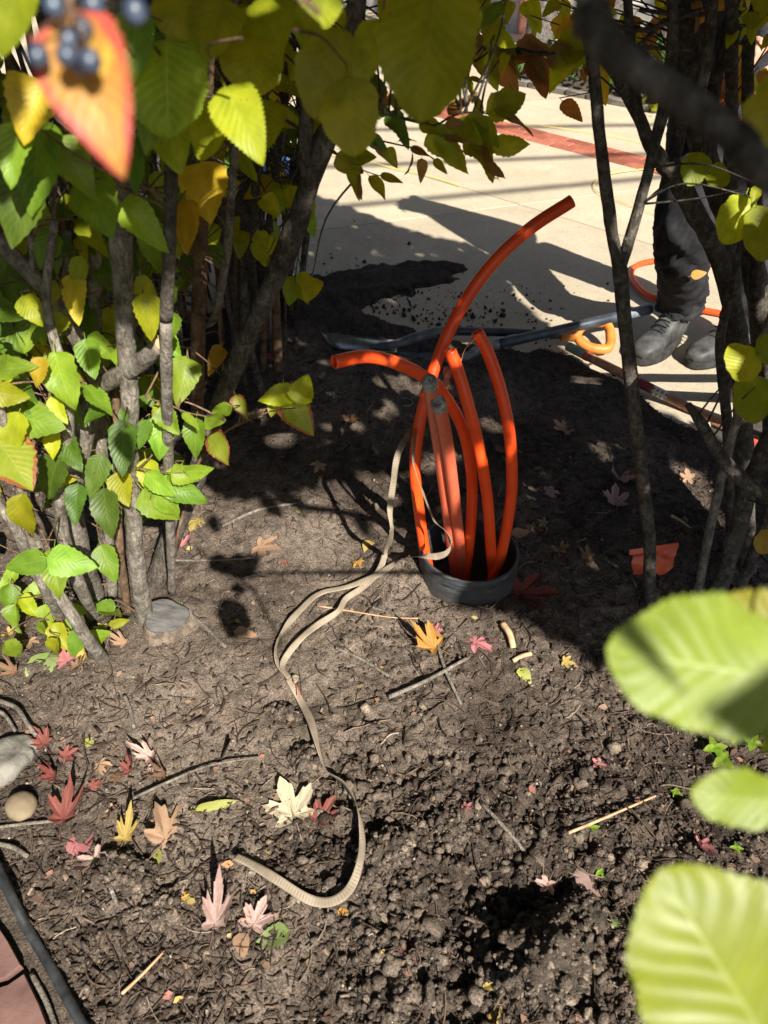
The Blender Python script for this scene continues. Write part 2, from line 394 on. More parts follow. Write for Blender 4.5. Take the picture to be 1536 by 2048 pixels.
def maple_mesh(name, seed=0, curl=.18, fold=.12):
    r = random.Random(seed)
    half = [(0, 1.0), (6, .86), (10, .80), (13, .74), (17, .73), (20, .60), (25, .42), (33, .46), (38, .62), (41, .72), (47, .70), (51, .80), (54, .86),
            (60, .72), (66, .70), (72, .56), (80, .40), (90, .38), (99, .50), (104, .56), (109, .52), (116, .50), (130, .36), (150, .22), (172, .10)]
    ang = [(a, d) for a, d in half]+[(-a, d) for a, d in reversed(half[1:])]
    v = [(0, 0, 0)]; uv = [(.5, 0)]; rings = (.33, .68, 1.0)
    xs = (.92, .8, .72, .9, .78)[seed % 5]; c2 = r.uniform(.6, 1.4)*curl; lob = [r.uniform(-1, 1) for _ in range(8)]
    for k, s in enumerate(rings):
        for a, d in ang:
            a2 = math.radians(a); dd = (d*s if s == 1 else min(d, .22+.62*d)*s)*r.uniform(.97, 1.03)
            x, y = math.sin(a2)*dd, math.cos(a2)*dd
            rr = math.hypot(x, y)
            z = c2*rr*rr*(1+.6*lob[int((a+180)/45) % 8])+fold*abs(math.sin(a2*3.4))*rr*.35+r.uniform(-.022, .022)
            v.append((x*xs+.10*y*y*lob[1], y, z))
            near = min(abs(a-x0) for x0 in (0, 54, -54, 104, -104)); uv.append((.5, max(0, 1-near/7.0)*(1 if s < 1 else .5)))
    n = len(ang); f = []
    for j in range(n): f.append((0, 1+j, 1+(j+1) % n))
    for k in range(2):
        for j in range(n):
            a, b = 1+k*n+j, 1+k*n+(j+1) % n; f.append((a, a+n, b+n, b))
    b0 = len(v); pw = .013; bend = r.uniform(-.25, .25)
    for i in range(5):
        q = -i*.17; v += [(-pw+bend*q*q, q, .01+.06*i*(4-i)/4), (pw+bend*q*q, q, .01+.06*i*(4-i)/4), (bend*q*q, q, .03+.06*i*(4-i)/4)]; uv += [(.5, 1)]*3
    for i in range(4):
        for j in range(3): f.append((b0+i*3+j, b0+i*3+(j+1) % 3, b0+i*3+3+(j+1) % 3, b0+i*3+3+j))
    return pymesh(name, v, [tuple(reversed(x)) for x in f], uv)
LEAVES = [leaf_mesh('leaf_shape', 15, w_, t_, 1.2, f_, d_, .03, s_) for s_, (w_, t_, f_, d_) in enumerate(
    [(.72, .05, .18, .16), (.80, .045, .10, .22), (.66, .05, .28, .10), (.75, .05, .22, .30), (.62, .04, .12, .05), (.84, .05, .3, .18)])]
LEAVES_HI = [leaf_mesh('leaf_shape_fine', 42, w_, .055, 1.2, f_, d_, .02, s_) for s_, (w_, f_, d_) in enumerate([(.86, .10, .12), (.74, .14, .2), (.95, .08, .1)])]+[leaf_mesh('leaf_shape_round', 42, w_, .034, 1.2, .1, .12, .03, 7, True) for w_ in (.92, .74)]
LEAVES_SM = [leaf_mesh('leaf_shape_smooth', 10, w_, .012, 1.2, f_, d_, .02, s_) for s_, (w_, f_, d_) in enumerate([(.72, .14, .14), (.60, .2, .1), (.8, .1, .2)])]
MAPLES = [maple_mesh('maple_leaf_shape', s, c, fo) for s, (c, fo) in enumerate([(.22, .3), (.6, .5), (.8, .55), (-.4, .55), (1.3, .65)])]
_cache = {}
def meshmat(me, mat):
    k = (me.name, mat.name)
    if k not in _cache:
        c = me.copy(); c.materials.append(mat); _cache[k] = c
    return _cache[k]
def basis(tip, nrm, L, origin):
    tip = V(tip).normalized(); nrm = V(nrm); nrm = (nrm-tip*nrm.dot(tip)).normalized(); x = tip.cross(nrm)
    return Matrix(((x.x*L, tip.x*L, nrm.x*L, origin[0]), (x.y*L, tip.y*L, nrm.y*L, origin[1]), (x.z*L, tip.z*L, nrm.z*L, origin[2]), (0, 0, 0, 1)))
def put(name, me, M, parent=None):
    o = bpy.data.objects.new(name, me); COL.objects.link(o)
    if parent is not None: o.parent = parent; M = Matrix.Translation(-V(parent.location)) @ M
    o.matrix_basis = M; return o
BASES = {}
def leaf_at(parent, px, py, Lpx, ang, Y, kind, hi=False, tilt=22, shape=None, smooth=False):
    """a leaf centred on a pixel at distance Y, tip pointing along image angle ang (degrees, 90 = up)"""
    t = tdist(px, py, Y); L = Lpx*t/FPX; c = P(px, py, Y); a = math.radians(ang)
    tip = CR*math.cos(a)+CU*math.sin(a); n = V(CB)
    q = Quaternion(V((random.gauss(0, 1), random.gauss(0, 1), random.gauss(0, 1))).normalized(), math.radians(random.gauss(0, tilt)))
    tip.rotate(q); n.rotate(q)
    src = LEAVES_HI if hi else (LEAVES_SM if smooth else LEAVES)
    me = meshmat(src[shape if shape is not None else random.randrange(len(src))], LM[kind])
    o = put('leaf', me, basis(tip, n, L, c-tip*L*.5) @ Matrix.Diagonal((random.uniform(.78, 1.12), 1, random.uniform(.4, 2.2) if not hi else 1, 1)), parent)
    BASES.setdefault(parent.name, []).append(c-tip*L*.70); return o
def leaf_free(parent, base, tip, nrm, L, kind, smooth=False):
    src = LEAVES_SM if smooth else LEAVES
    o = put('leaf', meshmat(random.choice(src), LM[kind]), basis(tip, nrm, L, base) @ Matrix.Diagonal((random.uniform(.78, 1.12), 1, random.uniform(.4, 2.2), 1)), parent)
    return o
def connect_twigs(parent, pts, mat, maxd=.45, r=.0013):
    """thin twigs from each leaf base to the nearest point of a stem, joined into one part"""
    pts = np.array(pts); vs = []; qs = []; off = 0; o = np.array(parent.location)
    for b in BASES.get(parent.name, []):
        b = np.array(b); d = np.linalg.norm(pts-b, axis=1)+np.where(pts[:, 2] < b[2]-.02, 0, .06); i = int(random.choice(list(np.argsort(d)[:14])))
        e = pts[i]
        if np.linalg.norm(e-b) > maxd: e = b+(e-b)/np.linalg.norm(e-b)*maxd*.6
        midp = (b+e)/2+np.array([random.uniform(-.02, .02), random.uniform(-.02, .02), random.uniform(-.01, .03)])
        path = catmull([b-o, midp-o, e-o], 4)
        v, q, t, _ = tube_arrays(path, np.linspace(r*.8, r*1.7, len(path)), 5, cap=False)
        vs.append(v); qs.append(q+off); off += len(v)
    if vs:
        me = mesh_np('twigs', np.concatenate(vs), np.concatenate(qs)); ob = link('twigs', me, mat, parent); ob['kind'] = 'stuff'

# ------------------------------------------------------------------ soil height
EDGE = sorted([tuple(G(*p)[:2]) for p in [(-900, 560), (-200, 585), (300, 600), (560, 592), (680, 600), (800, 622), (900, 655), (1000, 668), (1130, 690), (1240, 742), (1330, 800), (1430, 865), (1536, 930), (1900, 1130), (2600, 1500)]])
EX = np.array([e[0] for e in EDGE]); EY = np.array([e[1] for e in EDGE])
PIPE = V((0.214, 1.397, 0)); PIPER = .125
SPILL = [(G(770, 552), .36, .13), (G(660, 570), .40, .18), (G(870, 532), .17, .09), (G(600, 580), .30, .16)]
eda, edb = G(-60, 1660), G(190, 2080)
def edging_side(x, y):      # > 0 on the paved side (lower left corner)
    return ((edb.x-eda.x)*(y-eda.y)-(edb.y-eda.y)*(x-eda.x))/math.hypot(edb.x-eda.x, edb.y-eda.y)*-1
def gauss(x, y, c, r, ry=None):
    ry = ry or r; return np.exp(-((x-c[0])/r)**2-((y-c[1])/ry)**2)
SMOOTH_C = [(G(340, 1420), .24), (G(450, 1560), .14), (G(540, 1900), .06), (G(620, 1080), .14), (G(1000, 1420), .1), (G(480, 1960), .1)]
DUG = G(830, 1690)
def soil_h(x, y):
    x = np.asarray(x, float); y = np.asarray(y, float)
    sd = np.interp(x, EX, EY)-y+.09*fbm(x*4, y*4, 3, 4)+.03*fbm(x*22, y*22, 4, 3)
    sp = np.zeros_like(x)
    for c, rx, ry in SPILL: sp = np.maximum(sp, gauss(x, y, c, rx, ry))
    sp = sp+.35*fbm(x*7, y*7, 8, 4)*(sp > .05)
    m = np.maximum(sstep(-.05, .16, sd), .9*sstep(.16, .50, sp))
    rough = np.ones_like(x)
    for c, r in SMOOTH_C: rough = rough-.85*gauss(x, y, c, r*1.5)
    dug = np.clip(gauss(x, y, DUG, .42, .36)*1.35+.30, 0, 1.15); rough = np.clip((rough+.35*fbm(x*5, y*5, 31, 3))*dug, .10, 1.2)*np.clip(m*1.5, 0, 1)
    h = -.075+.085*m+.020*fbm(x*2.3, y*2.3, 11, 3)*m+.014*fbm(x*8, y*8, 12, 4)*np.clip(m, .2, 1)
    d1, h1 = worley(x*22+fbm(x*30, y*30, 40, 2)*.5, y*22+fbm(x*30, y*30, 41, 2)*.5, 1)
    d2, h2 = worley(x*52, y*52, 2); d3, h3 = worley(x*105, y*105, 3)
    h = h+rough*(.024*(h1 > .45)*h1*np.sqrt(np.clip(.5-d1*d1, 0, 1))+.014*h2*np.sqrt(np.clip(.45-d2*d2, 0, 1))+.0065*h3*np.sqrt(np.clip(.45-d3*d3, 0, 1)))
    h = h+rough*.015*fbm(x*30, y*30, 21, 4)+.0018*fbm(x*160, y*160, 22, 2)
    # the hollow right of the trodden patch, the mound against the pipe, soil thrown up round it
    a = G(560, 1430); h = h-.030*gauss(x, y, (a.x+.03, a.y+.02), .07, .045)
    a = G(640, 1640); h = h-.022*gauss(x, y, (a.x, a.y), .05, .07)
    a = G(700, 1520); h = h-.016*gauss(x, y, (a.x, a.y), .06, .04)
    h = h+.055*gauss(x, y, (PIPE.x-.17, PIPE.y+.0), .075, .10)+.016*gauss(x, y, (PIPE.x-.06, PIPE.y-.15), .14, .05)
    a = G(560, 1060); h = h+.05*gauss(x, y, (a.x, a.y), .16, .12)
    a = G(330, 1420); h = h+.012*gauss(x, y, (a.x, a.y), .25, .2)
    a = G(1050, 1800); h = h-.036*gauss(x, y, (a.x-.01, a.y), .17, .075); a = G(920, 1920); h = h-.04*gauss(x, y, (a.x, a.y), .035, .09)
    es = edging_side(x, y); h = np.where(es > 0, np.minimum(h, -.004+.006*fbm(x*30, y*30, 5, 2)), h)
    dp = np.hypot(x-PIPE.x, y-PIPE.y); h = np.where(dp < PIPER-.006, -.32, h)
    return h
def H(x, y): return float(soil_h(np.array([x]), np.array([y]))[0])
def GH(px, py, dz=0.0):
    """pixel -> place on the soil surface"""
    z = 0.0
    for _ in range(4): g = G(px, py, z); z = H(g.x, g.y)
    return V((g.x, g.y, z+dz))

# ================================================================== THE SETTING
# ------------------------------------------------------------------ far ground, soil bed
gm = pymesh('ground', [(-150, -150, -.13), (150, -150, -.13), (150, 150, -.13), (-150, 150, -.13)], [(0, 1, 2, 3)], smooth=False)
structure(link('ground', gm, simple('far_ground', (.05, .045, .03), (.10, .09, .06), 2, .95, 0)))

def spaced(a, b, fine0, fine1, d0, d1):
    out = [a]; x = a
    while x < b:
        dist = max(0, fine0-x, x-fine1); x += d0+min(d1-d0, dist*.035); out.append(x)
    return np.array(out)
gx = spaced(-2.6, 2.8, -.95, 1.0, .0052, .03); gy = spaced(-.9, 4.6, .35, 1.7, .0046, .022)
XX, YY = np.meshgrid(gx, gy); ZZ = soil_h(XX, YY)
nx_, ny_ = len(gx), len(gy)
idx = np.arange(nx_*ny_).reshape(ny_, nx_)
fq = np.stack([idx[:-1, :-1], idx[:-1, 1:], idx[1:, 1:], idx[1:, :-1]], -1).reshape(-1, 4)
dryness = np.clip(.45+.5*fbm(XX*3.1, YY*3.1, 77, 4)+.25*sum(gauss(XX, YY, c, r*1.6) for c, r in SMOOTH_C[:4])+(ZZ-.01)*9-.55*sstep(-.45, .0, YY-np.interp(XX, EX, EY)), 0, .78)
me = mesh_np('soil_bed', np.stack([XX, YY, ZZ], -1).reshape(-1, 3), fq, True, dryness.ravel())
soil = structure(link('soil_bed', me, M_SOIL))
print('soil grid', nx_, ny_)

# ------------------------------------------------------------------ concrete plaza, brick band
ZC = -.012
def concrete_mat():
    m = NT('concrete'); co = m.coord('Object'); r = m.orand()
    n = m.noise(co, 2.2, 6, .62); f = m.noise(co, 110, 4, .7); s = m.noise(co, 22, 5, .65)
    c = m.ramp(n, [(.32, (.39, .335, .245)), (.7, (.49, .425, .315))])
    c = m.mix(1.0, c, m.ramp(f, [(.32, (.80, .79, .78)), (.62, (1.06, 1.05, 1.04))]), 'MULTIPLY')
    c = m.mix(m.math('MULTIPLY', m.ramp(s, [(.52, (0, 0, 0)), (.72, (1, 1, 1))]), .35), c, (.27, .23, .185))
    c = m.mix(1.0, c, m.ramp(r, [(0, (.90, .90, .90)), (1, (1.06, 1.05, 1.03))]), 'MULTIPLY'); st2 = m.ramp(m.noise(co, 4.5, 5, .7, .5), [(.56, (0, 0, 0)), (.70, (1, 1, 1))]); c = m.mix(m.math('MULTIPLY', st2, .30), c, (.25, .20, .145))
    m.base(c); m.rough(.9, .2); m.bump(f, .25, .002); return m.m
M_CONC = concrete_mat(); M_JOINT = simple('joint_filler', (.035, .03, .026), (.07, .06, .05), 60, .95, .3)
M_BRICK = None
def brick_mat():
    m = NT('clay_brick'); co = m.coord('Object'); r = m.orand()
    c = m.ramp(r, [(0, (.20, .065, .042)), (.5, (.30, .095, .06)), (1, (.36, .13, .085))])
    c = m.mix(1.0, c, m.ramp(m.noise(co, 40, 5, .65), [(.3, (.7, .7, .7)), (.7, (1.18, 1.15, 1.12))]), 'MULTIPLY')
    m.base(c); m.rough(.9, .2); m.bump(m.noise(co, 140, 4), .4, .002); return m.m
M_BRICK = brick_mat()
pj = G(1040, 409, ZC)
dA = (G(1294, 376.5, ZC)-G(618.6, 462.8, ZC)); dA.z = 0; dA.normalize()
dB = (G(1323, 493.7, ZC)-G(913, 370, ZC)); dB.z = 0; dB.normalize()
pav = pymesh('pavement', [(-14, 1.2, ZC-.02), (16, .6, ZC-.02), (16, 13, ZC-.02), (-14, 16, ZC-.02)], [(0, 1, 2, 3)], smooth=False)
pavement = structure(link('pavement', pav, M_JOINT))
SA, SB = 2.15, 2.4
def slab_mesh(i, j):
    g = .010; a0, a1 = i*SA+g/2/abs(dA.cross(dB).z), (i+1)*SA-g/2/abs(dA.cross(dB).z); b0, b1 = j*SB+g/2, (j+1)*SB-g/2
    bev = .0015; v = []; f = []
    for z, ins in ((ZC-.06, 0), (ZC-.002, 0), (ZC, bev)):
        for a, b in ((a0+ins, b0+ins), (a1-ins, b0+ins), (a1-ins, b1-ins), (a0+ins, b1-ins)):
            q = pj+dA*a+dB*b; v.append((q.x, q.y, z))
    for k in range(2):
        for q in range(4): f.append((k*4+q, k*4+(q+1) % 4, k*4+4+(q+1) % 4, k*4+4+q))
    f.append((8, 9, 10, 11)); me = pymesh('concrete_slab', v, f, smooth=False)
    return me
for i in range(-5, 5):
    for j in range(-5, 4):
        c = pj+dA*((i+.5)*SA)+dB*((j+.5)*SB)
        if c.y < 2.0 or c.y > 12.5 or abs(c.x) > 7.5: continue
        link('concrete_slab', slab_mesh(i, j), M_CONC, pavement)
# brick band: three rows
b0 = G(700, 178.5, ZC); b1 = G(1361, 346, ZC); bd = (b1-b0); bd.z = 0; bd.normalize(); bn = V((-bd.y, bd.x, 0))
W_B = abs((G(1193, 293.5, ZC)-G(1193, 321, ZC)).dot(bn)); rows = max(2, round(W_B/.1)); bw = W_B/rows
bm_ = box_mesh('brick', .198, bw-.008, .05, .004)
bm_.materials.append(M_BRICK); ang = math.atan2(bd.y, bd.x); nb = 0
for rI in range(rows):
    s = -3.6+(.1 if rI % 2 else 0)
    while s < 5.6:
        c = b0+bd*s+bn*((rI-(rows-1)/2)*bw)
        o = bpy.data.objects.new('brick', bm_); COL.objects.link(o); o.parent = pavement
        o.location = (c.x, c.y, ZC-.018+random.uniform(-.001, .0015)); o.rotation_euler = (0, 0, ang+random.uniform(-.008, .008)); nb += 1
        s += .206
print('bricks', nb, 'band width', W_B)

# ------------------------------------------------------------------ lower left corner: flagstones and plastic edging
M_FLAG = simple('flagstone', (.10, .052, .043), (.17, .095, .08), 14, .85, .5, .004)
paving = structure(empty('paving', (G(20, 2000).x, G(20, 2000).y, 0), kind='structure'))
def flag(poly, top):
    v = []; f = []; n = len(poly); c = sum((G(*p) for p in poly), V((0, 0, 0)))/n; o = offs(paving)
    for z, k in ((-.05, 1), (top-.006, 1), (top, .985)):
        for p in poly:
            g = c+(G(*p)-c)*k; v.append((g.x-o.x, g.y-o.y, z))
    for k in range(2):
        for j in range(n): f.append((k*n+j, k*n+(j+1) % n, (k+1)*n+(j+1) % n, (k+1)*n+j))
    f.append(tuple(2*n+j for j in range(n))); return link('flagstone', pymesh('flagstone', v, f, smooth=False), M_FLAG, paving)
flag([(-260, 1790), (-30, 1812), (22, 1890), (48, 1938), (18, 1962), (-250, 2030)], .018)
flag([(-240, 2056), (22, 1976), (54, 1954), (84, 2016), (120, 2110), (-200, 2230)], .015)
M_BLACKPL = simple('black_plastic', (.012, .013, .014), (.04, .043, .046), 40, .45, .15, .001, .5)
ed = [GH(px, py, .022) for px, py in [(-60, 1640), (-10, 1720), (28, 1800), (70, 1880), (112, 1950), (150, 2020), (190, 2090), (240, 2180)]]
eo = tube('garden_edging', ed, .0085, M_BLACKPL, None, 10, .08, 3)
tag(eo, 'black plastic garden edging strip between red flagstones and soil', 'edging')

# ================================================================== BLACK PIPE SLEEVE
M_PIPE = NT('pipe_black'); co = M_PIPE.coord('Object', (1, 1, 7)); sc_ = M_PIPE.noise(co, 17, 5, .7, 1.6)
_pg = M_PIPE.new('ShaderNodeSeparateXYZ'); M_PIPE.lk(M_PIPE.coord('Object'), _pg.inputs[0]); _pd = M_PIPE.math('MULTIPLY', M_PIPE.math('SUBTRACT', 1.0, M_PIPE.math('DIVIDE', _pg.outputs[2], .075), clamp=True), M_PIPE.noise(M_PIPE.coord('Object'), 40, 4, .7))
M_PIPE.base(M_PIPE.mix(_pd, M_PIPE.ramp(sc_, [(.44, (.020, .022, .025)), (.60, (.055, .060, .064)), (.76, (.17, .175, .17))]), (.12, .098, .08))); M_PIPE.rough(.5, .45)
M_PIPE.bump(M_PIPE.noise(co, 70, 3), .08, .001); M_PIPE = M_PIPE.m
pr = empty('pipe_sleeve', (PIPE.x, PIPE.y, 0), 'wide black plastic pipe sticking up from the soil with orange conduits inside', 'pipe')
a = np.linspace(0, 2*math.pi, 56, endpoint=False)
def ring(r, z, tilt=(0.05, -.02)):
    x, y = np.cos(a)*r, np.sin(a)*r
    return np.stack([PIPE.x+x, PIPE.y+y, z+x*tilt[0]*-1+y*tilt[1]], -1)
loft('pipe_wall', [ring(PIPER, -.18), ring(PIPER, .02), ring(PIPER+.001, .095), ring(PIPER, .1085), ring(PIPER-.002, .111), ring(PIPER-.0065, .1105), ring(PIPER-.008, .107), ring(PIPER-.009, .0), ring(PIPER-.009, -.30)], M_PIPE, pr, caps=False)

# ================================================================== ORANGE CONDUITS
def conduit_mat(name, c1, c2, dirt=.12):
    m = NT(name); co = m.coord('Object')
    c = m.ramp(m.noise(co, 9, 4), [(.3, c1), (.7, c2)])
    d = m.ramp(m.noise(co, 38, 6, .7, .5), [(.56, (0, 0, 0)), (.74, (1, 1, 1))])
    c = m.mix(m.math('MULTIPLY', d, dirt*2.2), c, (.20, .10, .07)); m.base(c)
    m.rough(m.math('ADD', .36, m.math('MULTIPLY', d, .3)), .4)
    m.bump(m.noise(co, 120, 4), .08, .001); return m.m
M_ORANGE = conduit_mat('orange_plastic', (.76, .060, .008), (.86, .092, .014), .22)
M_FADED = conduit_mat('faded_orange_plastic', (.52, .095, .045), (.63, .15, .08), .40)
M_TAPE = simple('grey_foil_plug', (.10, .10, .085), (.42, .42, .37), 70, .5, .9, .006, .5)
CRAD = .0135
def hollow(name, pts, mat, label, plug=False, group='orange conduits rising from the black pipe', depth=.05):
    w_ = [P(*p) for p in pts]; root = empty(name, (w_[0].x, w_[0].y, 0), label, 'conduit', group)
    w_ = [w_[0]+V((0, 0, -.16))+(w_[0]-w_[1])*.2]+w_
    path = catmull([p-offs(root) for p in w_], 9)
    v, q, t, uv = tube_arrays(path, CRAD, 20, cap=False); n = len(path)
    T = path[-1]-path[-2]; T /= np.linalg.norm(T)
    # inner wall near the open end
    base = len(v); f = [tuple(x) for x in q]; v = list(v); last = np.array(v[(n-1)*20:n*20]); c = path[-1]
    for rr, dd in ((.93, .0008), (.80, .0), (.78, -.003), (.78, -depth)):
        for p in last: v.append(c+(p-c)*rr+T*dd)
    prev = (n-1)*20
    for k in range(4):
        for j in range(20): f.append((prev+j, prev+(j+1) % 20, base+k*20+(j+1) % 20, base+k*20+j))
        prev = base+k*20
    f.append(tuple(prev+j for j in range(20)))
    link('tube', pymesh('tube', v, f), mat, root)
    if plug:
        rings = []; a_ = np.linspace(0, 2*math.pi, 18, endpoint=False); Tn, N, B = frames(path); N, B = N[-1], B[-1]
        rr = random.Random(len(pts)+int(w_[-1].x*1000))
        for rad, dd in ((1.04, -.020), (1.10, -.014), (1.10, -.004), (1.07, .004), (.92, .009), (.66, .008), (.35, .011), (.08, .009)):
            rings.append([path[-1]+np.array(offs(root))+T*(dd+rr.uniform(-.002, .002))+(N*math.cos(x)+B*math.sin(x))*CRAD*rad*rr.uniform(.93, 1.06) for x in a_])
        pl = loft('plug', rings, M_TAPE, root); pl['label'] = 'crumpled grey plug closing the conduit end'
    return root
hollow('conduit', [(858, 1150, 1.39), (849, 1100, 1.39), (838, 1020, 1.40), (830, 940, 1.41), (837, 860, 1.43), (855, 780, 1.46), (886, 690, 1.50), (930, 603, 1.54), (985, 527, 1.57), (1060, 457, 1.60), (1144, 402, 1.62)],
       M_ORANGE, 'tallest orange conduit, arching up to the right over the concrete')
hollow('conduit', [(930, 1150, 1.42), (938, 1090, 1.42), (944, 1000, 1.44), (941, 930, 1.45), (926, 860, 1.45), (900, 808, 1.44), (862, 763, 1.42), (800, 729, 1.39), (735, 713, 1.36), (668, 724, 1.32)],
       M_ORANGE, 'orange conduit bent over to the left with its open end showing')
hollow('conduit', [(910, 1150, 1.43), (903, 1090, 1.41), (892, 1000, 1.37), (879, 900, 1.32), (867, 820, 1.27), (859, 764, 1.22)],
       M_FADED, 'faded orange conduit with grey plug, the higher of the two plugged ones', True)
hollow('conduit', [(922, 1150, 1.42), (919, 1090, 1.40), (909, 1000, 1.35), (896, 900, 1.30), (885, 840, 1.26), (877, 806, 1.23)],
       M_FADED, 'faded orange conduit with grey plug, the lower of the two plugged ones', True)
hollow('conduit', [(986, 1165, 1.40), (982, 1100, 1.39), (975, 1000, 1.40), (959, 900, 1.41), (939, 820, 1.42), (916, 742, 1.44), (900, 702, 1.45)],
       M_ORANGE, 'orange conduit leaning left, second from the right at the pipe rim')
hollow('conduit', [(984, 1165, 1.385), (1003, 1105, 1.39), (1019, 1020, 1.41), (1024, 950, 1.42), (1018, 860, 1.43), (1001, 780, 1.45), (976, 706, 1.47), (954, 664, 1.48)],
       M_ORANGE, 'rightmost orange conduit, bowed outwards over the pipe rim')

# ================================================================== PULL TAPE
def tape_mat():
    m = NT('woven_tape'); tc = m.new('ShaderNodeTexCoord'); sp = m.new('ShaderNodeSeparateXYZ'); m.lk(tc.outputs['UV'], sp.inputs[0])
    u, v = sp.outputs[0], sp.outputs[1]
    wv = m.math('FRACT', m.math('MULTIPLY', v, 170.0)); st_ = m.math('LESS_THAN', wv, .32)
    pr_ = m.math('MULTIPLY', m.math('LESS_THAN', m.math('FRACT', m.math('MULTIPLY', v, 8.0)), .55), m.math('LESS_THAN', m.math('ABSOLUTE', m.math('SUBTRACT', u, .5)), .2))
    c = m.ramp(m.noise(m.coord('Object'), 14, 5, .6), [(.3, (.15, .12, .085)), (.7, (.33, .275, .205))])
    c = m.mix(m.math('MULTIPLY', st_, .30), c, (.12, .09, .06))
    c = m.mix(m.math('MULTIPLY', pr_, m.math('MULTIPLY', st_, .55)), c, (.13, .09, .06)); m.base(c); m.rough(.8, .2)
    m.bump(m.math('ADD', wv, m.math('MULTIPLY', u, 0)), .15, .0008); return m.m
M_MULE = tape_mat()
def ribbon(name, spec, width, mat, parent, th=.00045, seed=0):
    """spec rows: (point, roll in degrees); roll 0 = lying flat"""
    o = offs(parent); path, roll = catmull([V(p)-o for p, _ in spec], 9, [r for _, r in spec])
    n = len(path); T = np.gradient(path, axis=0); T /= np.linalg.norm(T, axis=1)[:, None]
    L = np.concatenate([[0], np.cumsum(np.linalg.norm(np.diff(path, axis=0), axis=1))])
    v = []; uv = []; f = []; prev = None
    for i in range(n):
        side = np.cross(T[i], [0, 0, 1.0])
        if np.linalg.norm(side) < .25: side = prev if prev is not None else np.array([1.0, 0, 0])
        side = side-T[i]*side.dot(T[i]); side /= np.linalg.norm(side)
        if prev is not None and side.dot(prev) < 0: side = -side
        prev = side; up = np.cross(side, T[i]); a_ = math.radians(roll[i]+22*math.sin(L[i]*17+seed)+10*math.sin(L[i]*41+seed*2))
        s2 = side*math.cos(a_)+up*math.sin(a_); u2 = -side*math.sin(a_)+up*math.cos(a_)
        for k, (x, z) in enumerate(((-.5, th), (-.25, th*1.3), (0, th*2.6), (.25, th*1.0), (.5, th*1.8), (.5, th*.2), (0, -th*.3), (-.5, -th))):
            v.append(path[i]+s2*x*width+u2*z); uv.append((.5+x, L[i]))
    for i in range(n-1):
        for j in range(8): f.append((i*8+j, i*8+(j+1) % 8, i*8+8+(j+1) % 8, i*8+8+j))
    f.append(tuple(range(7, -1, -1))); f.append(tuple((n-1)*8+j for j in range(8)))
    return link(name, pymesh(name, v, f, uv), mat, parent)
def onsoil(px, py, dz): return GH(px, py, dz)
tr = empty('pull_tape', (onsoil(585, 1370, 0).x, onsoil(585, 1370, 0).y, 0), 'cream woven pull tape looping from the conduits to the bare soil', 'tape')
TW = .0155
# the loop that hangs over the rim of the pipe
ribbon('tape_strand', [(P(868, 800, 1.50), 60), (P(838, 845, 1.46), 60), (P(829, 880, 1.385), 70), (P(828, 930, 1.355), 80), (P(846, 985, 1.34), 40), (P(868, 1040, 1.31), 30), (P(890, 1062, 1.285), 50), (P(901, 1085, 1.265), 80), (P(893, 1105, 1.255), 60), (P(872, 1113, 1.255), 20),
                       (P(845, 1112, 1.255), 10), (onsoil(800, 1138, .03), 5), (onsoil(755, 1160, .02), 0), (onsoil(700, 1181, .016), 0), (onsoil(640, 1196, .016), 5), (onsoil(600, 1232, .018), 40), (onsoil(568, 1268, .014), 75), (onsoil(553, 1302, .012), 60), (onsoil(558, 1335, .010), 20), (onsoil(580, 1362, .010), 0)],
       TW, M_MULE, tr, seed=1)
# the strand that drops down left of the conduits
ribbon('tape_strand', [(P(860, 800, 1.51), 70), (P(828, 852, 1.46), 75), (P(797, 905, 1.35), 70), (P(786, 970, 1.335), 40), (P(780, 1020, 1.32), 20), (P(783, 1062, 1.31), 20), (onsoil(772, 1120, .03), 30), (onsoil(757, 1152, .016), 20), (onsoil(725, 1182, .012), 10),
                       (onsoil(693, 1206, .016), 30), (onsoil(676, 1236, .022), 70), (onsoil(640, 1255, .014), 50), (onsoil(608, 1280, .014), 30), (onsoil(580, 1312, .014), 30), (onsoil(566, 1338, .012), 20), (onsoil(578, 1360, .010), 0)],
       TW, M_MULE, tr, seed=2)
# the tail on the bare soil
ribbon('tape_strand', [(onsoil(578, 1362, .010), 0), (onsoil(602, 1408, .012), 15), (onsoil(624, 1455, .016), 25), (onsoil(638, 1510, .020), 40), (onsoil(655, 1555, .024), 55), (onsoil(690, 1588, .028), 70), (onsoil(716, 1635, .032), 78), (onsoil(725, 1690, .034), 75),
                       (onsoil(720, 1745, .030), 55), (onsoil(700, 1790, .024), 30), (onsoil(665, 1812, .018), 12), (onsoil(620, 1808, .018), 5), (onsoil(560, 1772, .020), 0), (onsoil(510, 1742, .022), -5), (onsoil(474, 1724, .022), -8)],
       TW*1.05, M_MULE, tr, seed=3)
kb = onsoil(588, 1372, .014)
kn = [kb+V((random.uniform(-.014, .014), random.uniform(-.016, .012), random.uniform(0, .012))) for _ in range(7)]
tube('tape_knot', kn, .0035, M_MULE, tr, 8, .3, 2)['label'] = 'frayed pale knot in the tape'
tube('tape_knot', [kb, kb+V((.012, -.02, .006)), kb+V((.018, -.045, .004))], .0013, simple('red_thread', (.4, .07, .03), (.5, .1, .05)), tr, 6)
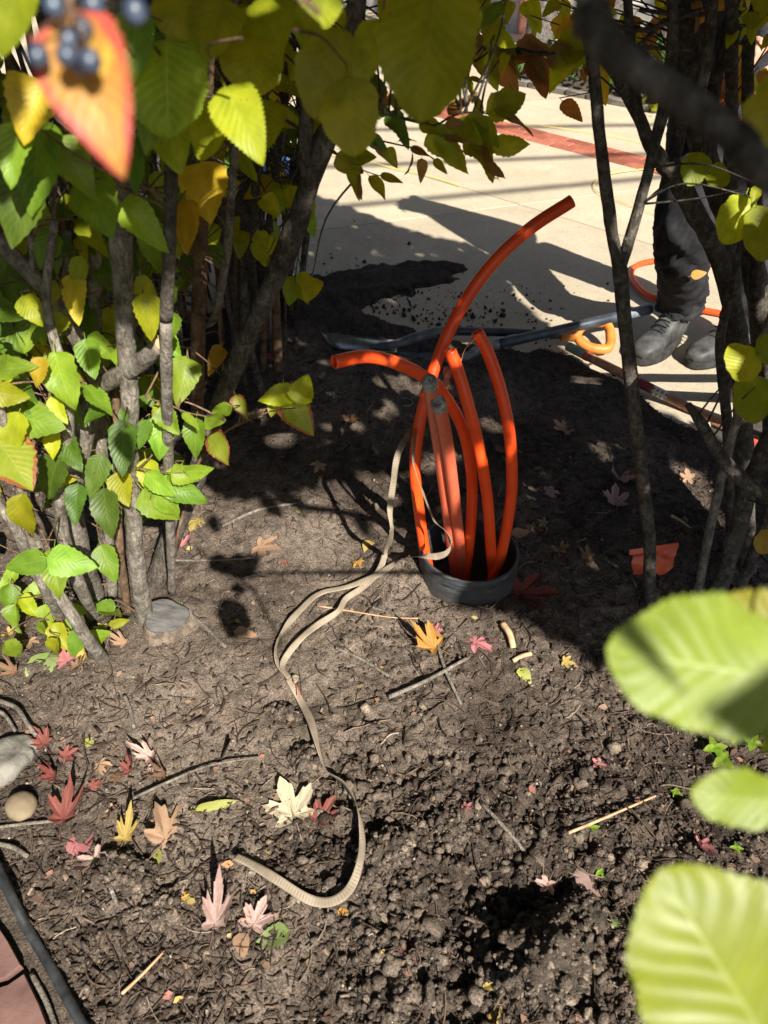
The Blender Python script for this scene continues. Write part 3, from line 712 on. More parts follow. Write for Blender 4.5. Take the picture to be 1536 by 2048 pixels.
# short orange tape between the conduit tops
M_OTAPE = simple('orange_brown_tape', (.32, .13, .07), (.55, .27, .16), 60, .8, .3, .002)
t2 = empty('pull_tape', (P(915, 730, 1.47).x, 1.47, 0), 'short faded orange tape hanging between the conduit tops', 'tape')
ribbon('tape_strand', [(P(952, 672, 1.47), 30), (P(936, 690, 1.475), 20), (P(920, 718, 1.48), 50), (P(899, 745, 1.47), 60), (P(890, 772, 1.455), 20), (P(896, 790, 1.45), 30)], .013, M_OTAPE, t2, seed=4)
ribbon('tape_strand', [(P(893, 735, 1.475), 20), (P(891, 755, 1.48), 60), (P(903, 775, 1.475), 10), (P(905, 798, 1.47), 40)], .014, M_OTAPE, t2, seed=6)

# ================================================================== TOOLS
M_STEEL = simple('worn_steel', (.34, .33, .32), (.62, .61, .59), 30, .34, .2, .002, .5); 
def metalize(m, v): m.node_tree.nodes['Principled BSDF'].inputs['Metallic'].default_value = v; return m
metalize(M_STEEL, .85)
M_NAVY = simple('navy_shaft', (.018, .024, .034), (.05, .065, .085), 20, .42, .12, .001, .45)
M_GREYTUBE = simple('grey_socket', (.10, .10, .105), (.22, .22, .225), 40, .45, .2, .001, .45)
M_AMBER = simple('amber_grip', (.42, .13, .02), (.55, .20, .035), 30, .5, .15, .001, .4)
M_REDPL = simple('red_paint', (.38, .05, .035), (.50, .085, .05), 40, .55, .2, .001, .35)
M_DARKST = simple('dark_steel', (.05, .055, .065), (.14, .145, .155), 28, .5, .25, .002, .45)

def spade(root, corners, neck, mat):
    """blade surface from four corner points [cut_left, cut_right, shoulder_right, shoulder_left] dished, with thickness"""
    A, B, C, D = [np.array(V(p)-offs(root)) for p in corners]; nu, nv = 9, 9; v = []; f = []
    nrm = np.cross(B-A, D-A); nrm /= np.linalg.norm(nrm)
    if nrm[2] < 0: nrm = -nrm
    for lay in (0, 1):
        for i in range(nv):
            for j in range(nu):
                s, t = j/(nu-1), i/(nv-1); p = (A*(1-s)+B*s)*(1-t)+(D*(1-s)+C*s)*t
                dish = -.018*(1-(2*s-1)**2)*(.4+.6*t); arc = .012*(1-(2*s-1)**2)*(1-t)
                v.append(p+nrm*(dish-lay*.003)+(A-D)/np.linalg.norm(A-D)*arc)
    n0 = nu*nv
    for i in range(nv-1):
        for j in range(nu-1):
            q = i*nu+j; f.append((q, q+1, q+nu+1, q+nu)); f.append((n0+q, n0+q+nu, n0+q+nu+1, n0+q+1))
    edge = [(0, j) for j in range(nu)]+[(i, nu-1) for i in range(1, nv)]+[(nv-1, j) for j in range(nu-2, -1, -1)]+[(i, 0) for i in range(nv-2, 0, -1)]
    e = [i*nu+j for i, j in edge]
    for k in range(len(e)): a_, b_ = e[k], e[(k+1) % len(e)]; f.append((a_, n0+a_, n0+b_, b_))
    return link('blade', pymesh('blade', v, f), mat, root)
s1 = empty('shovel', (G(860, 690).x, G(860, 690).y, 0), 'long shovel with worn steel blade, dark shaft and amber D-shaped grip', 'shovel')
spade(s1, [G(643, 664, .035), G(676, 697, .015), G(792, 704, .02), G(792, 680, .055)], None, M_STEEL)
tube('socket', [G(740, 693, .02), G(790, 688, .045), G(830, 676, .065), G(868, 665, .075), G(910, 662, .07)], [.006, .016, .019, .019, .019], M_DARKST, s1, 14)
tube('shaft', [G(908, 662, .07), G(1000, 664, .062), G(1128, 670, .05)], .0165, M_NAVY, s1, 14, smooth_path=True)
# D grip
gA = G(1126, 670, .05); gd = (G(1215, 672, .05)-G(1126, 670, .05)).normalized(); gs = V((-gd.y*.85, gd.x*.85, .52)).normalized()
tube('grip_collar', [gA-gd*.01, gA+gd*.055], [.022, .025], M_AMBER, s1, 14)
tube('grip', [gA+gd*.05, gA+gd*.072+gs*.035, gA+gd*.115+gs*.055, gA+gd*.162+gs*.056, gA+gd*.178+gs*.03, gA+gd*.18, gA+gd*.178-gs*.03, gA+gd*.162-gs*.056, gA+gd*.115-gs*.055, gA+gd*.072-gs*.035, gA+gd*.05], .0185, M_AMBER, s1, 12)
s2_ = empty('shovel', (G(960, 700).x, G(960, 700).y, 0), 'shovel with navy shaft and faded red collar crossing over the amber grip', 'shovel')
spade(s2_, [G(800, 705, .012), G(830, 745, .006), G(950, 722, .02), G(935, 702, .05)], None, M_DARKST)
tube('socket', [G(890, 722, .02), G(935, 712, .045), G(960, 697, .06), G(1000, 687, .065)], [.006, .015, .019, .0195], M_GREYTUBE, s2_, 14)
tube('collar', [G(1012, 684, .066), G(1034, 679, .067)], .0215, simple('faded_red_collar', (.25, .10, .11), (.38, .17, .17), 60, .6), s2_, 14)
tube('shaft', [G(996, 688, .065), G(1120, 660, .085), G(1200, 641, .10), G(1296, 619, .105)], .019, M_NAVY, s2_, 14)
tube('shaft_sleeve', [G(1243, 631, .104), G(1300, 618, .106)], .0205, simple('blue_grey_sleeve', (.09, .11, .14), (.2, .22, .25), 30, .5), s2_, 14)

M_WOOD = simple('varnished_handle', (.27, .12, .065), (.40, .20, .115), 60, .45, .15, .001, .4, stretch=(1, 1, 1))
w0, w1 = GH(1131, 724, .065), GH(1418, 872, .065); wd = (w1-w0)
rk = empty('garden_rake', (w0.x, w0.y, 0), 'brown wooden tool handle with green end, red bands and white label lying on soil', 'tool')
def along(s): return w0+wd*s
tube('end_grip', [along(-.01), along(.0), along(.07), along(.125)], [.012, .0165, .0175, .0175], simple('green_end', (.13, .17, .12), (.24, .26, .20), 50, .6), rk, 14)
tube('red_band', [along(.122), along(.15)], .0182, M_REDPL, rk, 14)
tube('handle', [along(.148), along(.4), along(.7), along(1.0), along(1.22)], .0165, M_WOOD, rk, 14)
tube('maroon_label', [along(.50), along(.60)], .0170, simple('maroon_label', (.15, .02, .03), (.22, .035, .045), 60, .5), rk, 14)
def label_mat():
    m = NT('white_label'); tc = m.new('ShaderNodeTexCoord'); sp = m.new('ShaderNodeSeparateXYZ'); m.lk(tc.outputs['UV'], sp.inputs[0])
    v = sp.outputs[1]; u = sp.outputs[0]
    k = m.math('MULTIPLY', m.math('LESS_THAN', m.math('FRACT', m.math('MULTIPLY', v, 62.0)), .5), m.math('GREATER_THAN', m.math('FRACT', m.math('MULTIPLY', u, 6.0)), .35))
    m.base(m.mix(m.math('MULTIPLY', k, .8), (.55, .50, .44), (.08, .06, .06))); m.rough(.5); return m.m
tube('white_label', [along(.602), along(.70)], .0171, label_mat(), rk, 14)
tube('ferrule', [along(1.20), along(1.30), along(1.36)], [.019, .0195, .012], M_REDPL, rk, 14)
hd = wd.normalized(); hs_ = V((-hd.y, hd.x, 0)); hc = along(1.40)
tube('rake_head', [hc-hs_*.17, hc-hs_*.06+hd*.012, hc+hs_*.06+hd*.012, hc+hs_*.17], .011, M_REDPL, rk, 8)
for k in range(9):
    q = hc+hs_*(-.165+k*.0412); tube('tine', [q, q+hd*.02+V((0, 0, -.012)), q+hd*.03+V((0, 0, -.06))], [.006, .005, .003], M_REDPL, rk, 6)

# orange duct on the plaza
cz = .006
tag(tube('loose_duct', [G(x, y, cz) for x, y in [(1610, 700), (1545, 648), (1470, 632), (1400, 619), (1340, 604), (1300, 592), (1276, 574), (1262, 549), (1272, 532), (1300, 523), (1340, 519), (1400, 522), (1480, 540), (1560, 560)]], .0128, M_ORANGE, None, 14, n=8),
    'bright orange duct lying in a bend on the sunlit concrete behind the boots', 'duct')
# yellow lines
M_YEL = simple('yellow_line', (.62, .47, .05), (.72, .58, .12), 40, .7, .1)
tag(tube('mason_line', [G(x, y, .001) for x, y in [(480, 286), (640, 306), (720, 320), (780, 334), (850, 350), (921, 371)]], .0028, M_YEL, None, 6), 'yellow string running straight over the concrete left of the long shadow', 'string')
tag(tube('mason_line', [G(x, y, .001) for x, y in [(1420, 347), (1360, 341), (1300, 338), (1250, 342), (1205, 352), (1188, 366), (1196, 384), (1230, 398), (1280, 417), (1345, 441), (1420, 470)]], .0026, M_YEL, None, 6), 'thin yellow line curling back in a loop beside the brick band', 'string')
tag(tube('mason_line', [G(x, y, .001) for x, y in [(980, 236), (1040, 246), (1120, 256), (1200, 268), (1290, 286), (1380, 310)]], .0024, M_YEL, None, 6), 'faint yellow line lying beyond the brick band on the pale concrete', 'string')

# torn orange plastic under the right-hand shrub
M_TORN = conduit_mat('torn_orange_plastic', (.62, .09, .03), (.72, .13, .05), .35)
tp = empty('torn_plastic', tuple(GH(1308, 1130)), 'torn piece of orange plastic sheet with a hemmed edge on shaded soil', 'plastic scrap')
def sheet(name, c4, mat, parent, nu=12, nv=7, amp=.008, seed=1, th=.0012, cut=None):
    A, B, C, D = [np.array(V(p)-offs(parent)) for p in c4]; v = []; f = []; nrm = np.cross(B-A, D-A); nrm /= np.linalg.norm(nrm)
    for lay in (0, 1):
        for i in range(nv):
            for j in range(nu):
                s, t = j/(nu-1), i/(nv-1)
                if cut: t *= cut(s)
                p = (A*(1-s)+B*s)*(1-t)+(D*(1-s)+C*s)*t
                v.append(p+nrm*(amp*float(fbm(np.array([s*4.0+seed]), np.array([t*4.0]), seed, 3)[0])-lay*th))
    n0 = nu*nv
    for i in range(nv-1):
        for j in range(nu-1):
            q = i*nu+j; f.append((q, q+1, q+nu+1, q+nu)); f.append((n0+q, n0+q+nu, n0+q+nu+1, n0+q+1))
    return link(name, pymesh(name, v, f), mat, parent)
gA_, gB_ = GH(1258, 1150), GH(1352, 1145)
sheet('sheet', [P(1262, 1104, gA_.y+.03), P(1355, 1090, gB_.y+.03), P(1342, 1150, gB_.y-.005), P(1268, 1150, gA_.y-.02)], M_TORN, tp, 14, 8, .02, 3, cut=lambda s: .72+.28*abs(math.sin(s*5.3+.9)))
sheet('hem', [P(1258, 1099, gA_.y+.028), P(1356, 1085, gB_.y+.028), P(1356, 1096, gB_.y+.02), P(1258, 1110, gA_.y+.02)], M_TORN, tp, 10, 3, .004, 5, th=.004)

# ================================================================== WORKER
M_TROU = simple('dark_trousers', (.012, .012, .014), (.030, .029, .032), 24, .9, .35, .003, .2)
M_BOOT = simple('worn_black_leather', (.020, .020, .021), (.10, .10, .098), 16, .55, .5, .003, .4)
M_SOLE = simple('boot_sole', (.012, .012, .012), (.035, .033, .03), 40, .8, .3)
M_LACE = simple('boot_lace', (.006, .006, .006), (.012, .012, .012), 40, .8, 0)
M_JACK = simple('dark_jacket', (.014, .015, .018), (.035, .036, .04), 20, .9, .3, .003)
M_SKIN = simple('skin', (.38, .21, .145), (.48, .28, .20), 20, .55, .15, .001)
M_HAIR = simple('dark_hair', (.02, .014, .01), (.04, .03, .02), 60, .6, .3)
F1h, F1t = G(1352, 672), G(1286, 716); F2h, F2t = G(1482, 690), G(1392, 724)
K1, K2 = P(1374, 452, 2.52), P(1520, 446, 2.74); HP1, HP2 = P(1424, 215, 2.64), P(1486, 212, 2.74)
wk = empty('person', ((F1h.x+F2h.x)/2, (F1h.y+F2h.y)/2, 0), 'person in dark trousers, black work boots and orange gloves standing on the concrete', 'person')
def boot(heel, toe, seed):
    d = (toe-heel); d.z = 0; d.normalize(); s_ = V((-d.y, d.x, 0)); L = .30; base = V((heel.x, heel.y, ZC+.024)); rings = []
    prof = [(-.012, .030, .10), (.0, .038, .125), (.05, .044, .15), (.09, .045, .135), (.13, .044, .098), (.17, .046, .076), (.21, .050, .064), (.25, .048, .056), (.28, .038, .046), (.296, .022, .032)]
    for x, hw, ht in prof:
        r = []
        for k in range(18):
            a_ = 2*math.pi*k/18; c_, s2 = math.cos(a_), math.sin(a_)
            y_ = hw*math.copysign(abs(c_)**.75, c_); z_ = ht*.5*(1+math.copysign(abs(s2)**.8, s2)) if s2 > 0 else ht*.5*(1-abs(s2)**.45)
            r.append(base+d*x+s_*y_+V((0, 0, z_*1.0)))
        rings.append(r)
    b = loft('boot', rings, M_BOOT, wk)
    sole = []
    for z in (ZC+.001, ZC+.010, ZC+.026, ZC+.029):
        ins = .003 if z > ZC+.027 else 0; r = []
        for k in range(28):
            a_ = 2*math.pi*k/28; x = .143+.158*math.cos(a_); q = (x+.015)/.316
            hw = .044+.016*math.sin(max(0, q-.25)*3.6) if q > .25 else .044
            r.append(V((heel.x, heel.y, z))+d*x+s_*(hw-ins)*math.copysign(abs(math.sin(a_))**.6, math.sin(a_)))
        sole.append(r)
    so = loft('sole', sole, M_SOLE, None); so.parent = b; so.matrix_basis = Matrix.Translation(-offs(wk))
    for k in range(5):
        x = .085+k*.024; z = .155-.0135*k*1.0; hw = .030
        la = tube('lace', [base+d*x+s_*-hw+V((0, 0, z-.022)), base+d*(x+.008)+V((0, 0, z-.004)), base+d*(x+.002)+s_*hw+V((0, 0, z-.022))], .0026, M_LACE, None, 6)
        la.parent = b; la.matrix_basis = Matrix.Translation(-offs(wk))
    sh = tube('boot_shaft', [base+d*.035+V((0, 0, .08)), base+d*.035+V((0, 0, .14)), base+d*.04+V((0, 0, .20))], [.05, .052, .055], M_BOOT, None, 16, .1, seed)
    sh.parent = b; sh.matrix_basis = Matrix.Translation(-offs(wk))
    return base+d*.04+V((0, 0, .12))
A1 = boot(F1h, F1t, 1); A2 = boot(F2h, F2t, 2)
def trouser(ank, knee, hip, seed, flare=1.0):
    o = offs(wk); pts = [ank-o+V((0, 0, -.015)), ank-o+V((0, 0, .05)), (ank*.5+knee*.5)-o, knee-o, (knee*.5+hip*.5)-o, hip-o]
    path, rad = catmull(pts, 16, [.077*flare, .082*flare, .088, .099, .110, .122]); v, q, t, uv = tube_arrays(path, rad, 40, cap=False)
    n = len(path); T, N, B = frames(path); a_ = np.linspace(0, 2*math.pi, 40, endpoint=False); L = np.concatenate([[0], np.cumsum(np.linalg.norm(np.diff(path, axis=0), axis=1))])
    aa, ll = np.meshgrid(a_, L); tot = L[-1]
    bunch = np.exp(-(ll/.13)**2)*1.0+np.exp(-((ll-tot*.52)/.11)**2)*.9+.35
    fold = fbm(np.cos(aa)*1.7+seed*3+ll*11, ll*15+np.sin(aa)*2.6+np.cos(aa)*1.2, seed, 4)
    dr = bunch*.021*(np.abs(fold)*-2+.55)+.008*fbm(np.cos(aa)*2+9, np.sin(aa)*2+ll*9, seed+3, 3)
    vv = v.reshape(n, 40, 3); c = path[:, None, :]; dirv = (vv-c)/np.linalg.norm(vv-c, axis=2)[..., None]; vv = vv+dirv*dr[..., None]
    link('trouser_leg', pymesh('trouser_leg', vv.reshape(-1, 3), q, uv), M_TROU, wk)
trouser(A1, K1, HP1, 4); trouser(A2, K2, HP2, 8)
def skin_body(name, nodes, edges, mat, parent, sub=2):
    """nodes {key:(point, radius)}; one continuous skinned surface"""
    o = offs(parent); keys = list(nodes); me = bpy.data.meshes.new(name)
    me.from_pydata([V(nodes[k][0])-o for k in keys], [(keys.index(a_), keys.index(b_)) for a_, b_ in edges], [])
    ob = link(name, me, mat, parent); ob.modifiers.new('skin', 'SKIN'); sd = ob.modifiers.new('sub', 'SUBSURF'); sd.levels = sd.render_levels = sub
    for i, k in enumerate(keys):
        r = nodes[k][1]; me.skin_vertices[0].data[i].radius = (r, r) if not isinstance(r, tuple) else r
    me.skin_vertices[0].data[0].use_root = True; return ob
hipc = (HP1+HP2)/2+V((0, 0, .06)); fw = V((-.86, -.45, 0)).normalized(); sd_ = V((fw.y, -fw.x, 0)) # facing left, a little towards the camera
shc = hipc+V((0, 0, .50))+fw*.10; neck = shc+V((0, 0, .07))+fw*.03; head = neck+V((0, 0, .13))+fw*.05
shl, shr = shc-sd_*.18, shc+sd_*.18
ell, elr = shl+V((0, 0, -.28))+fw*.06-sd_*.06, shr+V((0, 0, -.28))+fw*.04+sd_*.05
wrl, wrr = P(1500, 112, 2.46), P(1528, 150, 2.56); ell, elr = wrl+V((.17, .13, .16)), wrr+V((.16, .16, .17))
nodes = {'pelvis': (hipc, .13), 'waist': (hipc+V((0, 0, .2))+fw*.03, .125), 'chest': (hipc+V((0, 0, .40))+fw*.08, .14), 'neck': (neck, .055), 'head0': (neck+V((0, 0, .08))+fw*.03, .075), 'head': (head, .085), 'crown': (head+V((0, 0, .09)), .06),
         'nose': (head+fw*.105+V((0, 0, -.02)), .012), 'shl': (shl, .06), 'ell': (ell, .042), 'wrl': (wrl, .028), 'shr': (shr, .06), 'elr': (elr, .042), 'wrr': (wrr, .028),
         'k1': (K1, .055), 'a1': (A1, .04), 'k2': (K2, .055), 'a2': (A2, .04), 'h1': (HP1, .085), 'h2': (HP2, .085)}
edges = [('pelvis', 'waist'), ('waist', 'chest'), ('chest', 'neck'), ('neck', 'head0'), ('head0', 'head'), ('head', 'crown'), ('head', 'nose'), ('chest', 'shl'), ('shl', 'ell'), ('ell', 'wrl'), ('chest', 'shr'), ('shr', 'elr'), ('elr', 'wrr'),
         ('pelvis', 'h1'), ('h1', 'k1'), ('k1', 'a1'), ('pelvis', 'h2'), ('h2', 'k2'), ('k2', 'a2')]
for tag_, wr, s_ in (('l', wrl, 1), ('r', wrr, -1)):
    pd = (fw*.42+V((0, 0, -.9))).normalized(); nodes['p'+tag_] = (wr+pd*.07, (.036, .018)); edges.append(('wr'+tag_, 'p'+tag_))
    for k in range(4):
        b = wr+pd*.10+sd_*s_*(.027-k*.018)*1.0; ln = (.07, .08, .075, .06)[k]
        nodes[f'f{tag_}{k}a'] = (b, .0095); nodes[f'f{tag_}{k}b'] = (b+pd*ln*.5+V((0, 0, -.012)), .009); nodes[f'f{tag_}{k}c'] = (b+pd*ln*.75+V((0, 0, -.04)), .008)
        edges += [('p'+tag_, f'f{tag_}{k}a'), (f'f{tag_}{k}a', f'f{tag_}{k}b'), (f'f{tag_}{k}b', f'f{tag_}{k}c')]
    nodes[f't{tag_}a'] = (wr+pd*.06+sd_*s_*.045, .011); nodes[f't{tag_}b'] = (wr+pd*.10+sd_*s_*.055+V((0, 0, -.02)), .010)
    edges += [('p'+tag_, f't{tag_}a'), (f't{tag_}a', f't{tag_}b')]
skin_body('body', nodes, edges, M_SKIN, wk)
M_GLOVE = simple('orange_glove', (.78, .13, .02), (.90, .22, .05), 40, .6, .3, .002, .3)
for tag_ in 'lr':
    ks = ['p'+tag_, 'wr'+tag_]+[k for k in nodes if k[0] in 'ft' and len(k) > 2 and k[1] == tag_]
    gn = {k: (nodes[k][0], tuple(x*1.28 for x in nodes[k][1]) if isinstance(nodes[k][1], tuple) else nodes[k][1]*1.35) for k in ks}
    skin_body('glove', gn, [e for e in edges if e[0] in gn and e[1] in gn], M_GLOVE, wk)['label'] = 'bright orange work glove'
jn = {'pelvis': (hipc+V((0, 0, -.04)), .165), 'waist': (hipc+V((0, 0, .2))+fw*.03, .155), 'chest': (hipc+V((0, 0, .40))+fw*.08, .165), 'neck': (neck+V((0, 0, -.015)), .07),
      'shl': (shl, .078), 'ell': (ell, .06), 'wrl': (wrl-(wrl-ell)*.1, .045), 'shr': (shr, .078), 'elr': (elr, .06), 'wrr': (wrr-(wrr-elr)*.1, .045)}
skin_body('jacket', jn, [('pelvis', 'waist'), ('waist', 'chest'), ('chest', 'neck'), ('chest', 'shl'), ('shl', 'ell'), ('ell', 'wrl'), ('chest', 'shr'), ('shr', 'elr'), ('elr', 'wrr')], M_JACK, wk)
skin_body('hair', {'a': (head+V((0, 0, .06))-fw*.02, .098), 'b': (head+V((0, 0, .02))-fw*.06, .08)}, [('a', 'b')], M_HAIR, wk)
for s_ in (-1, 1):
    e = head+fw*.088+sd_*s_*.034+V((0, 0, .008)); tube('eye', [e-fw*.006, e, e+fw*.006], [.004, .011, .004], M_LACE, wk, 8)
    e = head+sd_*s_*.088; tube('ear', [e+V((0, 0, -.03)), e+sd_*s_*.012-fw*.008, e+V((0, 0, .03))], [.006, .014, .008], M_SKIN, wk, 8)
e = head+fw*.088+V((0, 0, -.058)); tube('mouth', [e-sd_*.026, e+fw*.006, e+sd_*.026], [.003, .006, .003], simple('lips', (.3, .1, .09), (.36, .13, .11)), wk, 6)
# leaf stuck on the trouser leg
o = put('fallen_leaf', meshmat(LEAVES_SM[1], DM['orange']), basis((CR*.95+CU*.22), CB, 33*2.55/FPX, P(1383, 552, 2.43)), None)
tag(o, 'small orange leaf clinging to the dark trouser leg', 'leaf')

# ================================================================== SHRUBS
def stem(parent, pts, rads, mat, store, name='stem', rough=.24, up=None, sides=12, ground=True, seed=None):
    w_ = [P(*p) if len(p) == 3 else V(p[0]) for p in pts]
    if ground:
        g = GH(pts[0][0], pts[0][1]); w_[0] = V((g.x, g.y, g.z-.03))
    rads = list(rads)
    if up:
        d = (w_[-1]-w_[-2]).normalized(); e = w_[-1]
        for k in range(1, 4):
            e = e+(d*.7+V((random.uniform(-.25, .25), random.uniform(-.35, .15), .55))).normalized()*up/3; w_.append(e); rads.append(rads[-1]*.78)
    if len(rads) < len(w_): rads = list(np.interp(np.linspace(0, 1, len(w_)), np.linspace(0, 1, len(rads)), rads))
    o = tube(name, w_, rads, mat, parent, sides, rough, seed if seed is not None else random.randrange(999), n=9)
    store.extend([tuple(x) for x in catmull(w_, 8)]); return w_
def sprig(parent, pts, n, L, kinds, store, r=.0022, mat=None, smooth=False, spread=80, both=True, tilt=25):
    w_ = [P(*p) for p in pts]; path = catmull(w_, 8); tube('twig', w_, list(np.linspace(r, r*.5, len(w_))), mat or M_BARKD, parent, 6, .1, 3, n=5)
    store.extend([tuple(x) for x in path])
    for k in range(n):
        s = (k+.6)/n*(len(path)-2); i = int(s); p = V(path[i]); T = (V(path[i+1])-p).normalized()
        out = CU*random.uniform(-1, .25)+CR*random.uniform(-.4, .4); q = T*.55+out.normalized()*(.9 if both else .6)*(1 if k % 2 else .6)
        if k == n-1: q = T+out*.2
        q.normalize(); nrm = V(CB)+V((random.gauss(0, tilt/45), random.gauss(0, tilt/45), random.gauss(0, tilt/45)))
        t = (p-V((0, 0, CAMH))).length; leaf_free(parent, p+q*.012, q, nrm, random.uniform(*L)*t/FPX, random.choice(kinds), smooth)

# ---- front left shrub: grey stems
STA = []
g0 = GH(290, 1235)
shA = empty('shrub', tuple(g0), 'grey-stemmed leafy shrub at left, its tall straight stem rising beside the stump', 'shrub')
stem(shA, [(287, 1236, 1), (272, 1110, 1.17), (263, 940, 1.15), (258, 800, 1.12), (251, 640, 1.09), (243, 500, 1.06), (238, 360, 1.04), (232, 180, 1.0), (226, 20, .97)], [.021, .0175, .0155, .015, .015, .0155, .016, .015, .014], M_BARK, STA, up=.7)
stem(shA, [(300, 1175, 1), (345, 1070, 1.38), (392, 955, 1.36), (425, 850, 1.34), (470, 735, 1.33), (530, 600, 1.32), (585, 470, 1.31), (625, 350, 1.30), (665, 240, 1.28), (700, 150, 1.26)], [.030, .025, .0215, .019, .018, .018, .0185, .018, .016, .014], M_BARKD, STA, up=.8)  # slanting stem: dark bark stands in for shade on its upper part
stem(shA, [(617, 365, 1.30), (612, 290, 1.29), (616, 180, 1.27), (622, 60, 1.25)], [.013, .012, .0115, .011], M_BARKD, STA, 'branch', up=.6, ground=False)
stem(shA, [(205, 1310, 1), (160, 1255, 1.05), (112, 1180, 1.06), (70, 1085, 1.06), (40, 960, 1.04)], [.015, .013, .012, .0115, .011], M_BARK, STA, up=.5)
stem(shA, [(130, 1245, 1), (95, 1185, 1.12), (60, 1120, 1.12), (20, 1040, 1.1)], [.013, .012, .011, .010], M_BARK, STA, up=.5)
stem(shA, [(185, 1225, 1), (160, 1170, 1.14), (130, 1080, 1.14), (118, 980, 1.12), (135, 880, 1.1)], [.014, .013, .012, .012, .011], M_BARK, STA, up=.4)
stem(shA, [(180, 1180, 1), (150, 1070, 1.22), (145, 960, 1.22), (165, 880, 1.21), (192, 800, 1.2), (205, 765, 1.19)], [.030, .026, .024, .022, .019, .016], M_BARK, STA)
stem(shA, [(206, 768, 1.18), (165, 695, 1.16), (118, 620, 1.14), (60, 545, 1.12), (8, 495, 1.10), (-60, 430, 1.08)], [.0145, .0135, .0125, .012, .0115, .011], M_BARK, STA, 'branch', up=.5, ground=False)
stem(shA, [(205, 770, 1.17), (245, 748, 1.12), (285, 722, 1.08), (322, 688, 1.05)], [.016, .0155, .0145, .014], M_BARK, STA, 'branch', ground=False)
e0, e1 = P(322, 688, 1.05), P(334, 678, 1.04)
tube('cut_end', [e0, e0+(e1-e0)*.35], .0136, M_CUT, shA, 14)
stem(shA, [(222, 1190, 1), (195, 800, 1.28), (190, 640, 1.27), (188, 500, 1.25), (186, 300, 1.2), (180, 100, 1.15)], [.013, .0125, .012, .0115, .011, .010], M_BARK, STA, up=.5)
stem(shA, [(62, 560, 1.12), (64, 510, 1.11), (60, 470, 1.1)], [.005, .0045, .005], M_BARK, STA, 'branch', ground=False)
stem(shA, [(252, 1218, 1), (240, 1100, 1.2), (236, 980, 1.2), (233, 870, 1.2), (230, 730, 1.2)], [.009, .0085, .008, .007, .006], M_BARKB, STA)
stem(shA, [(335, 1160, 1), (352, 1090, 1.3), (368, 1020, 1.3), (395, 930, 1.28), (440, 872, 1.26), (520, 822, 1.24)], [.0045, .004, .0035, .003, .0025, .002], M_BARKB, STA)
stem(shA, [(332, 640, 1.0), (338, 500, .98), (344, 330, .95), (347, 160, .92), (344, 10, .9)], [.009, .0085, .008, .0075, .007], M_BARKD, STA, up=.5, ground=False)
stem(shA, [(340, 1180, 1), (336, 900, 1.12), (332, 640, 1.0)], [.010, .0095, .009], M_BARK, STA, ground=True)
stem(shA, [(392, 880, 1), (395, 720, 1.55), (400, 560, 1.5), (402, 420, 1.45), (405, 280, 1.4), (415, 60, 1.35)], [.017, .016, .0155, .015, .014, .013], M_BARKB, STA, up=.6)
stem(shA, [(398, 650, 1.53), (425, 640, 1.5), (440, 590, 1.46), (455, 500, 1.42), (470, 300, 1.38)], [.010, .009, .008, .008, .007], M_BARK, STA, 'branch', ground=False, up=.4)
stem(shA, [(135, 460, 1.2), (133, 560, 1.2), (120, 640, 1.2)], [.006, .007, .008], M_BARK, STA, 'branch', ground=False)
# ---- back left thicket
STB = []
gb = GH(430, 720)
shB = empty('shrub', tuple(gb), 'dense thicket of many thin dark stems behind the grey-stemmed shrub', 'shrub')
rs = random.Random(5)
for k in range(84):
    px = rs.uniform(20, 560); py = rs.uniform(600, 800) if px > 250 else rs.uniform(640, 900); g = GH(px, py)
    lean = (px-330)/330*.20+rs.uniform(-.14, .17); topz = 1.6; n = 5; pts = [V((g.x, g.y, g.z-.03))]
    for i in range(1, n+1):
        q = i/n; pts.append(V((g.x+lean*q*1.2+rs.uniform(-.02, .02), g.y+rs.uniform(-.25, .12)*q+rs.uniform(-.02, .02), topz*q)))
    r0 = rs.choice((.006, .008, .010, .013, .016))
    tube('stem', pts, list(np.linspace(r0, r0*.6, n+1)), rs.choice((M_BARKD, M_BARKD, M_BARK, M_BARKB)), shB, 8, .15, k, n=6); STB.extend([tuple(x) for x in catmull(pts, 8)])
    if k % 2 == 0:
        b = pts[rs.choice((2, 3))]; tube('branch', [b, b+V((rs.uniform(-.12, .2), rs.uniform(-.1, .1), .16)), b+V((rs.uniform(-.2, .35), rs.uniform(-.15, .1), .38))], [r0*.5, r0*.4, r0*.3], M_BARKD, shB, 6, .1, k)
# stems over the bright gap
for pts in ([(560, 570, 1), (575, 430, 1.9), (600, 300, 1.85), (640, 120, 1.8), (660, 0, 1.75)], [(520, 600, 1), (545, 400, 1.8), (570, 200, 1.75), (580, 0, 1.7)], [(540, 600, 1), (600, 360, 1.75), (690, 200, 1.7), (760, 60, 1.66)],
            [(500, 620, 1), (510, 400, 1.7), (530, 150, 1.6), (535, 0, 1.6)]):
    stem(shB, pts, [.012, .010, .009, .008], M_BARKD, STB, up=.4, sides=8)

for k in range(30):
    px = rs.uniform(400, 600); py = rs.uniform(560, 640); g = GH(px, py); lean = (px-440)/160*.22+rs.uniform(-.12, .12)
    pts = [V((g.x, g.y, g.z-.03))]+[V((g.x+lean*q+rs.uniform(-.025, .025), g.y-rs.uniform(0, .3)*q, 1.5*q)) for q in (.2, .4, .6, .8, 1)]; r0 = rs.uniform(.005, .012)
    tube('stem', pts, list(np.linspace(r0, r0*.6, 6)), M_BARKD, shB, 7, .2, k, n=5); STB.extend([tuple(x) for x in catmull(pts, 8)])
